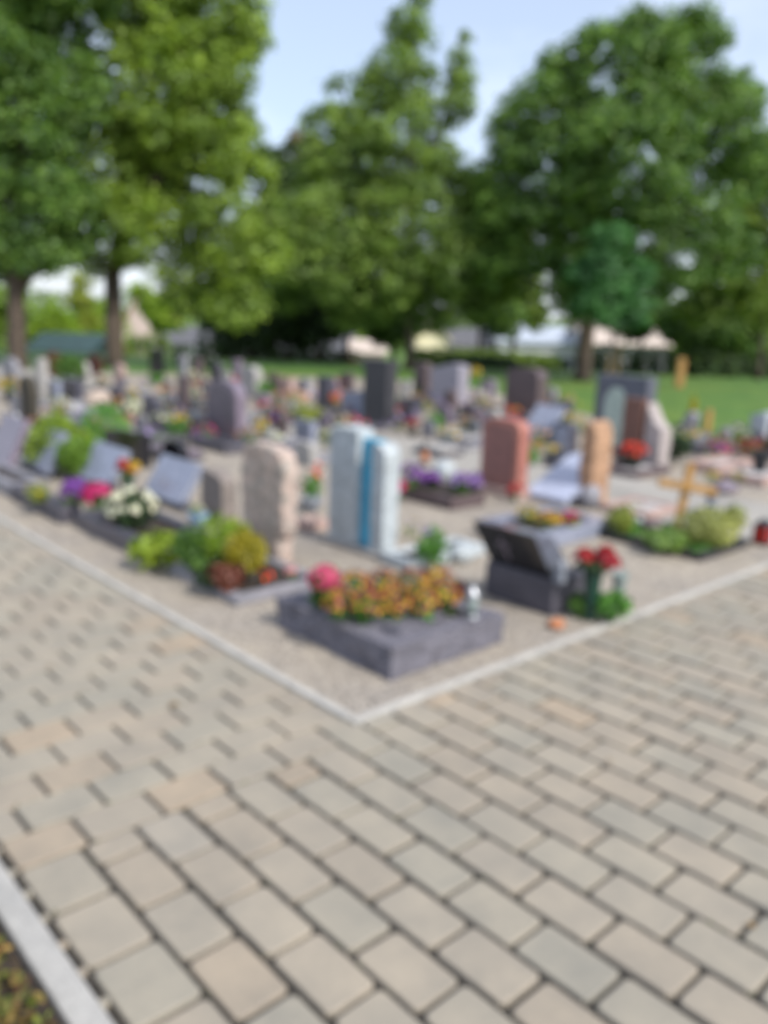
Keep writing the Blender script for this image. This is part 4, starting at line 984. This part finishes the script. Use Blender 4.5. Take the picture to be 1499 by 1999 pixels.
# trees further back
bgt = [
    (560, 700, [(545, 330, 50, 0), (560, 430, 75, 0), (600, 560, 75, 0), (500, 560, 60, 0), (520, 300, 30, 0), (540, 630, 50, 0)], TREE_F, 'dark tree between the forked tree and the central one', 34, 12000),
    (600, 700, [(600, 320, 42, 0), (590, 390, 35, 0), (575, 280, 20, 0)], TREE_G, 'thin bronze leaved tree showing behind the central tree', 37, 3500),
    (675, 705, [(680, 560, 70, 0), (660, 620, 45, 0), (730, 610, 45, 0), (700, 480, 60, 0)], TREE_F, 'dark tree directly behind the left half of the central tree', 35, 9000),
    (935, 700, [(940, 590, 50, 0), (960, 430, 60, 0), (980, 610, 42, 0), (930, 520, 60, 0)], TREE_C, 'green tree between the central tree and the huge round one', 36, 9000),
    (1000, 700, [(1010, 560, 45, 0), (1040, 610, 34, 0), (990, 480, 40, 0)], TREE_D, 'light green tree behind the left flank of the huge round tree', 38, 6000),
    (1350, 712, [(1340, 640, 48, 0), (1370, 600, 55, 0), (1400, 650, 50, 0), (1440, 640, 55, 0)], TREE_C, 'broad low tree before the hedge at the right', 34, 9000),
    (1420, 715, [(1480, 640, 60, 0), (1520, 600, 60, 0), (1450, 590, 42, 0)], TREE_D, 'second yellow green tree beyond the one cut by the right edge', 37, 6000),
    (312, 690, [(300, 600, 32, 0), (330, 610, 30, 0), (285, 580, 24, 0), (345, 590, 18, 0)], TREE_Y, 'bright lime tree seen under the forked tree crown', 44, 3500),
    (445, 696, [(440, 600, 50, 0), (400, 590, 40, 0), (480, 620, 40, 0)], TREE_F, 'dark low tree under the right side of the forked tree', 34, 7000),
    (165, 680, [(160, 590, 26, 0), (170, 630, 26, 0), (155, 550, 22, 0)], OLIVE, 'hazy olive tree between the two left trunks', 60, 2500),
    (105, 690, [(100, 640, 34, 0), (70, 650, 30, 0), (135, 655, 30, 0), (110, 612, 18, 0)], TREE_Y, 'small lime green tree between the dark tree and the forked trunk', 50, 3500),
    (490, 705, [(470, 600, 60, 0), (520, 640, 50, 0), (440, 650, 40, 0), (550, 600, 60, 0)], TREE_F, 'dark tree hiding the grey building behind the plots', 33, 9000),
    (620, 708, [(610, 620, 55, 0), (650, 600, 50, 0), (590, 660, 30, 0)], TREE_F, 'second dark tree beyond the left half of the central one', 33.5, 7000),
    (770, 706, [(770, 610, 48, 0), (740, 640, 34, 0)], TREE_C, 'deep green low tree directly behind the central trunk', 34, 5000),
    (1250, 712, [(1250, 630, 34, 0), (1280, 610, 34, 0), (1225, 610, 26, 0)], TREE_C, 'low green tree between the young one and the broad low one', 36, 4000),
    (20, 690, [(-20, 630, 40, 0), (30, 620, 36, 0), (0, 590, 40, 0)], TREE_D, 'light green tree low at the left edge', 46, 3500),
]
for a, b_, lb, m, lab, D_, nn in bgt:
    tree(a, b_, lb, m, lab, nn, .22, .24, name='background_tree', D=D_, group='trees beyond the lawn', clump=.7)

# hedges
def hedge(x0, x1, yt, yb, D, label, mat, n=4000, leaf=.13, dep=1.0):
    a = PD(x0, yb, D); b_ = PD(x1, yb, D); za = ter_z(a.x, a.y)
    top = PD((x0+x1)/2, yt, D).z - za; d = Vector((b_.x-a.x, b_.y-a.y, 0)); ln = d.length; d.normalize()
    e = empty('hedge', (a.x, a.y, za), label, 'hedge')
    k = max(4, int(ln/.7)); lob = []
    for i in range(k):
        c = d*(ln*(i+.5)/k); h = top*(.9+.2*random.random())
        lob.append((c.x, c.y, h*.5, ln/k*.75, dep*.6, h*.52))
    foliage('foliage', lob, n, leaf, mat, e, shell=.12, minz=0)
    mb = MB()
    for i in range(k): c = d*(ln*(i+.5)/k); mb.tube([(c.x, c.y, 0), (c.x, c.y, top*.6)], [.04, .02], 5)
    mb.build('woody_base', BARK, e)['kind'] = 'stuff'
    return e
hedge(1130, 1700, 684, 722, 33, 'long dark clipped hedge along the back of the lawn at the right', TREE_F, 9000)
hedge(800, 1090, 684, 720, 34, 'sunny green low hedge behind the back row of headstones', TREE_D, 6000)
hedge(880, 1000, 694, 726, 32.5, 'darker low hedge before the sunny green one', DARKG, 2500)
hedge(40, 250, 590, 690, 66, 'sunlit yellow green field hedge far off at the left', TREE_Y, 5000, .3, 2)
hedge(250, 330, 650, 705, 52, 'soft green hedge right of the forked trunk', TREE_D, 2500, .2)
hedge(-60, 45, 640, 700, 50, 'green hedge far off at the left edge', TREE_D, 2500, .2)
hedge(430, 700, 676, 712, 37, 'dark low hedge under the trees in the centre', TREE_F, 4000)

# stakes and posts on the lawn
def post(px, pyb, yt, w, label, mat=WOODY):
    p = G(px, pyb, -.03); h = height_at(p.x, p.y, yt)+.03
    e = empty('wooden_post', p, label, 'post', 'wooden posts on the lawn')
    MB().box((0, 0, h/2), (w, w, h), -YAW).build('shaft', mat, e, bevel=.01)
    MB().box((0, 0, h+.02), (w*1.25, w*1.25, .05), -YAW, top=.5).build('cap', mat, e)
post(1325, 756, 702, .21, 'stout orange wooden post standing alone on the lawn')
STK = plain('stake_wood', (.30, .22, .10), .8)
post(1204, 738, 674, .07, 'thin wooden tree stake right of the thick trunk', STK)
post(1186, 738, 690, .07, 'thinner lower wooden stake close beside the thick trunk', STK)

# ================================================================== HOUSES beyond the trees, on lower ground
GLASS_W = plain('window_glass', (.05, .06, .075), .15)
def house(x0, x1, yeave, yridge, D, wall, roof, label, depth_m=8, rot=0, nwin=3, gable=False, name='house', cat='house', door=True):
    a = PD(x0, 690, D); b_ = PD(x1, 690, D); zg = min(ter_z(a.x, a.y), ter_z(b_.x, b_.y))
    w = (b_-a).length; mid = (a+b_)/2 + FWD*depth_m/2
    ze_ = PD((x0+x1)/2, yeave, D).z - zg; zr = max(PD((x0+x1)/2, yridge, D).z - zg, ze_+.4)
    e = empty(name, (mid.x, mid.y, zg), label, cat, None, -YAW+rot)
    MB().box((0, 0, ze_/2), (w, depth_m, ze_)).build('wall', wall, e)
    ov = .3
    if gable:   # ridge runs away from the camera, gable faces it
        MB().add([(-w/2, -depth_m/2, ze_+.002), (w/2, -depth_m/2, ze_+.002), (0, -depth_m/2, zr-.1), (-w/2, depth_m/2, ze_+.002), (w/2, depth_m/2, ze_+.002), (0, depth_m/2, zr-.1)],
                 [(0, 1, 2), (5, 4, 3), (0, 2, 5, 3), (1, 4, 5, 2), (0, 3, 4, 1)]).build('gable', wall, e)
        for s in (-1, 1):
            v = [(s*(w/2+ov), y, ze_-.12) for y in (-depth_m/2-ov, depth_m/2+ov)] + [(0, y, zr) for y in (depth_m/2+ov, -depth_m/2-ov)]
            MB().add(v+[(x, y, z+.12) for x, y, z in v], [(0, 1, 2, 3), (7, 6, 5, 4), (0, 4, 5, 1), (1, 5, 6, 2), (2, 6, 7, 3), (3, 7, 4, 0)]).build('roof', roof, e)
    else:
        for s in (-1, 1):
            v = [(x, s*(depth_m/2+ov), ze_-.1) for x in (-w/2-ov, w/2+ov)] + [(x, 0, zr) for x in (w/2+ov, -w/2-ov)]
            MB().add(v+[(x, y, z+.12) for x, y, z in v], [(0, 1, 2, 3), (7, 6, 5, 4), (0, 4, 5, 1), (1, 5, 6, 2), (2, 6, 7, 3), (3, 7, 4, 0)]).build('roof', roof, e)
        MB().add([(s*w/2, y, z) for s in (-1, 1) for y, z in ((-depth_m/2, ze_+.002), (depth_m/2, ze_+.002), (0, zr-.06))], [(0, 1, 2), (5, 4, 3), (0, 2, 5, 3), (1, 4, 5, 2), (0, 3, 4, 1)]).build('gable', wall, e)
    for i in range(nwin):
        x = -w/2 + w*(i+.5)/nwin; hw = min(.9, ze_*.4)
        f = MB().box((x, -depth_m/2-.02, ze_*.6), (1.0, .06, hw+.12)).build('window', WHITEPOT, e)
        MB().box((x, -depth_m/2-.056, ze_*.6), (.86, .02, hw)).build('pane', GLASS_W, f)
    if door:
        x = -w/2 + w*.12
        MB().box((x, -depth_m/2-.03, min(2, ze_*.8)/2), (.9, .05, min(2, ze_*.8))).build('door', WOODY, e)
    return e
WALLW = plain('white_render', (.50, .51, .52), .9, 0, .08, 1)
WALLB = plain('beige_render', (.60, .52, .42), .9, 0, .1, 1)
WALLY = plain('cream_render', (.70, .64, .44), .9, 0, .1, 1)
WALLG = plain('grey_render', (.33, .34, .35), .9, 0, .2, 1)
WALLP = plain('pinkish_render', (.58, .46, .42), .9, 0, .1, 1)
RTILE = plain('red_roof_tiles', (.30, .14, .10), .9, 0, .3, 3)
RGREY = plain('grey_metal_roof', (.40, .44, .50), .5, 0, .1, 1)
RDARK = plain('dark_roof_tiles', (.10, .10, .11), .8, 0, .3, 3)
RBEI = plain('beige_roof_tiles', (.50, .42, .36), .9, 0, .2, 3)
TEAL = plain('teal_tarp', (.02, .05, .05), .7, 0, .3, 2)
house(975, 1125, 668, 640, 62, WALLW, RGREY, 'long white hall with a pale blue metal roof left of the thick trunk', 12, nwin=4)
house(1150, 1300, 672, 636, 58, WALLG, RBEI, 'low house with a beige roof right of the thick trunk', 9, nwin=4)
house(812, 872, 664, 622, 60, WALLY, WALLY, 'cream house glowing right of the central trunk', 8, nwin=2, gable=True)
house(876, 962, 676, 644, 64, WALLW, RDARK, 'white house with a dark roof between hall and cream house', 9, nwin=3)
house(684, 748, 688, 668, 56, WALLP, RBEI, 'small pinkish shed low behind the central trees', 5, nwin=1, name='shed', cat='shed')
house(440, 680, 690, 640, 60, WALLG, RDARK, 'long grey shaded building under the dark central trees', 10, nwin=8)
house(305, 400, 672, 640, 62, WALLW, RDARK, 'pale house with a dark roof right of the bright lime tree', 9, nwin=3)
house(240, 306, 645, 572, 78, WALLP, RTILE, 'distant gabled house with pinkish walls behind the forked trunk', 10, nwin=2, gable=True)
house(58, 172, 686, 656, 46, TEAL, TEAL, 'low teal green shed behind the left shrubs', 5, nwin=0, name='shed', cat='shed')

# distant woods closing the view
def woods(x0, x1, yt, D, name, label, mat, n):
    a = PD(x0, 650, D); b_ = PD(x1, 650, D); k = 26; lob = []; o = PD((x0+x1)/2, 650, D); zg = ter_z(o.x, o.y)
    for i in range(k):
        c = a.lerp(b_, (i+.5)/k); h = PD(750, yt, D).z - zg; h *= random.uniform(.75, 1.1)
        lob.append((c.x-o.x, c.y-o.y, h*.45, (b_-a).length/k*.9, 4, h*.55))
    ob = foliage('distant_woods', lob, n, 1.0, mat, None, (o.x, o.y, zg), shell=.12)
    tag(ob, label, 'woods'); ob['kind'] = 'stuff'
woods(-900, 2300, 585, 150, 'woods', 'soft line of distant woods beyond the houses', TREE_D, 26000)

# planting strip at the bottom left corner
sb = MB().box((-3.0, 7.0, -.035), (3.03, 34, .06)).build('flower_bed_soil', SOIL); structure(sb)
tmp = empty('ground_cover', (-2.09, -.9, .0), 'mottled ochre, green and reddish ground plants at the bottom left corner', 'ground cover'); tmp['kind'] = 'stuff'
for m, n_, nm in ((leafy('dull_olive_leaves', (.17, .16, .03), (.30, .27, .06), .2), 5200, 'leaves'), (BRNRED, 1500, 'leaves'), (leafy('ochre_leaves', (.25, .15, .035), (.38, .25, .06), .2), 4200, 'leaves'), (OLIVE, 3000, 'leaves')):
    q = rng.random((n_, 3))*np.array([1.15, 2.6, .05]) + np.array([-.575, -1.4, .012])
    V, Fq = leaf_quads(q, rng.normal(size=(n_, 3))*.6+np.array([0, 0, .8]), .028)
    raw_mesh(nm, V, Fq, m, tmp)

# fallen leaves and petals on the paving
lm = leafy('dry_leaves', (.20, .12, .05), (.34, .24, .08), .2)
for k in range(26):
    x = random.uniform(-1.3, 3.5); y = random.uniform(-2.2, -.15) if x > -.1 or random.random() < .6 else random.uniform(0, 6)
    V, Fq = leaf_quads(np.zeros((1, 3)), np.array([[random.uniform(-.3, .3), random.uniform(-.3, .3), 1.0]]), random.uniform(.022, .04))
    tag(raw_mesh('fallen_leaf', V, Fq, lm, None, (x, y, .008)), 'tiny dry brown leaf lying on the paving', 'leaf', 'fallen leaves on the paving')
# pebbles strewn off the gravel bed along its edging
pb = []
vs, fs = [], []
for k in range(420):
    t = random.random()**1.3*7; w_ = abs(random.gauss(0, .05))+.035
    x, y = (t, -w_+.02) if random.random() < .5 else (-w_+.02, t)
    if random.random() < .55: x, y = (t, .035+w_*.6) if x > y else (.035+w_*.6, t)
    r_ = random.uniform(.003, .008); o = len(vs); z = r_*.5+.002
    for d in ((1,0,0),(-1,0,0),(0,1,0),(0,-1,0),(0,0,1),(0,0,-1)): vs.append((x+d[0]*r_*random.uniform(.7, 1.2), y+d[1]*r_*random.uniform(.7, 1.2), z+d[2]*r_*.7))
    fs += [(o+a, o+b_, o+c) for a, b_, c in ((0,2,4),(2,1,4),(1,3,4),(3,0,4),(2,0,5),(1,2,5),(3,1,5),(0,3,5))]
ob = MB().add(vs, fs).build('loose_pebbles', PALEST); tag(ob, 'loose pebbles strewn along the edging of the gravel', 'pebbles'); ob['kind'] = 'stuff'

# moss and weeds rooted in the joints
jt = empty('joint_moss', (0, 0, 0), 'little tufts of moss growing in the paving joints', 'moss'); jt['kind'] = 'stuff'
q = []
for k in range(900):
    if random.random() < .6: x = OX + random.randint(-7, 20)*PW; y = -random.uniform(.1, 2.6)
    else: x = random.uniform(-1.3, -.05); y = OY + .01 + PW*random.randint(0, 26)
    q.append((x+random.gauss(0, .002), y+random.gauss(0, .002), -.004+random.random()*.005))
V, Fq = leaf_quads(np.array(q), rng.normal(size=(900, 3))+np.array([0, 0, .6]), .011)
raw_mesh('tufts', V, Fq, leafy('moss_green', (.06, .08, .02), (.12, .14, .04), .2), jt)
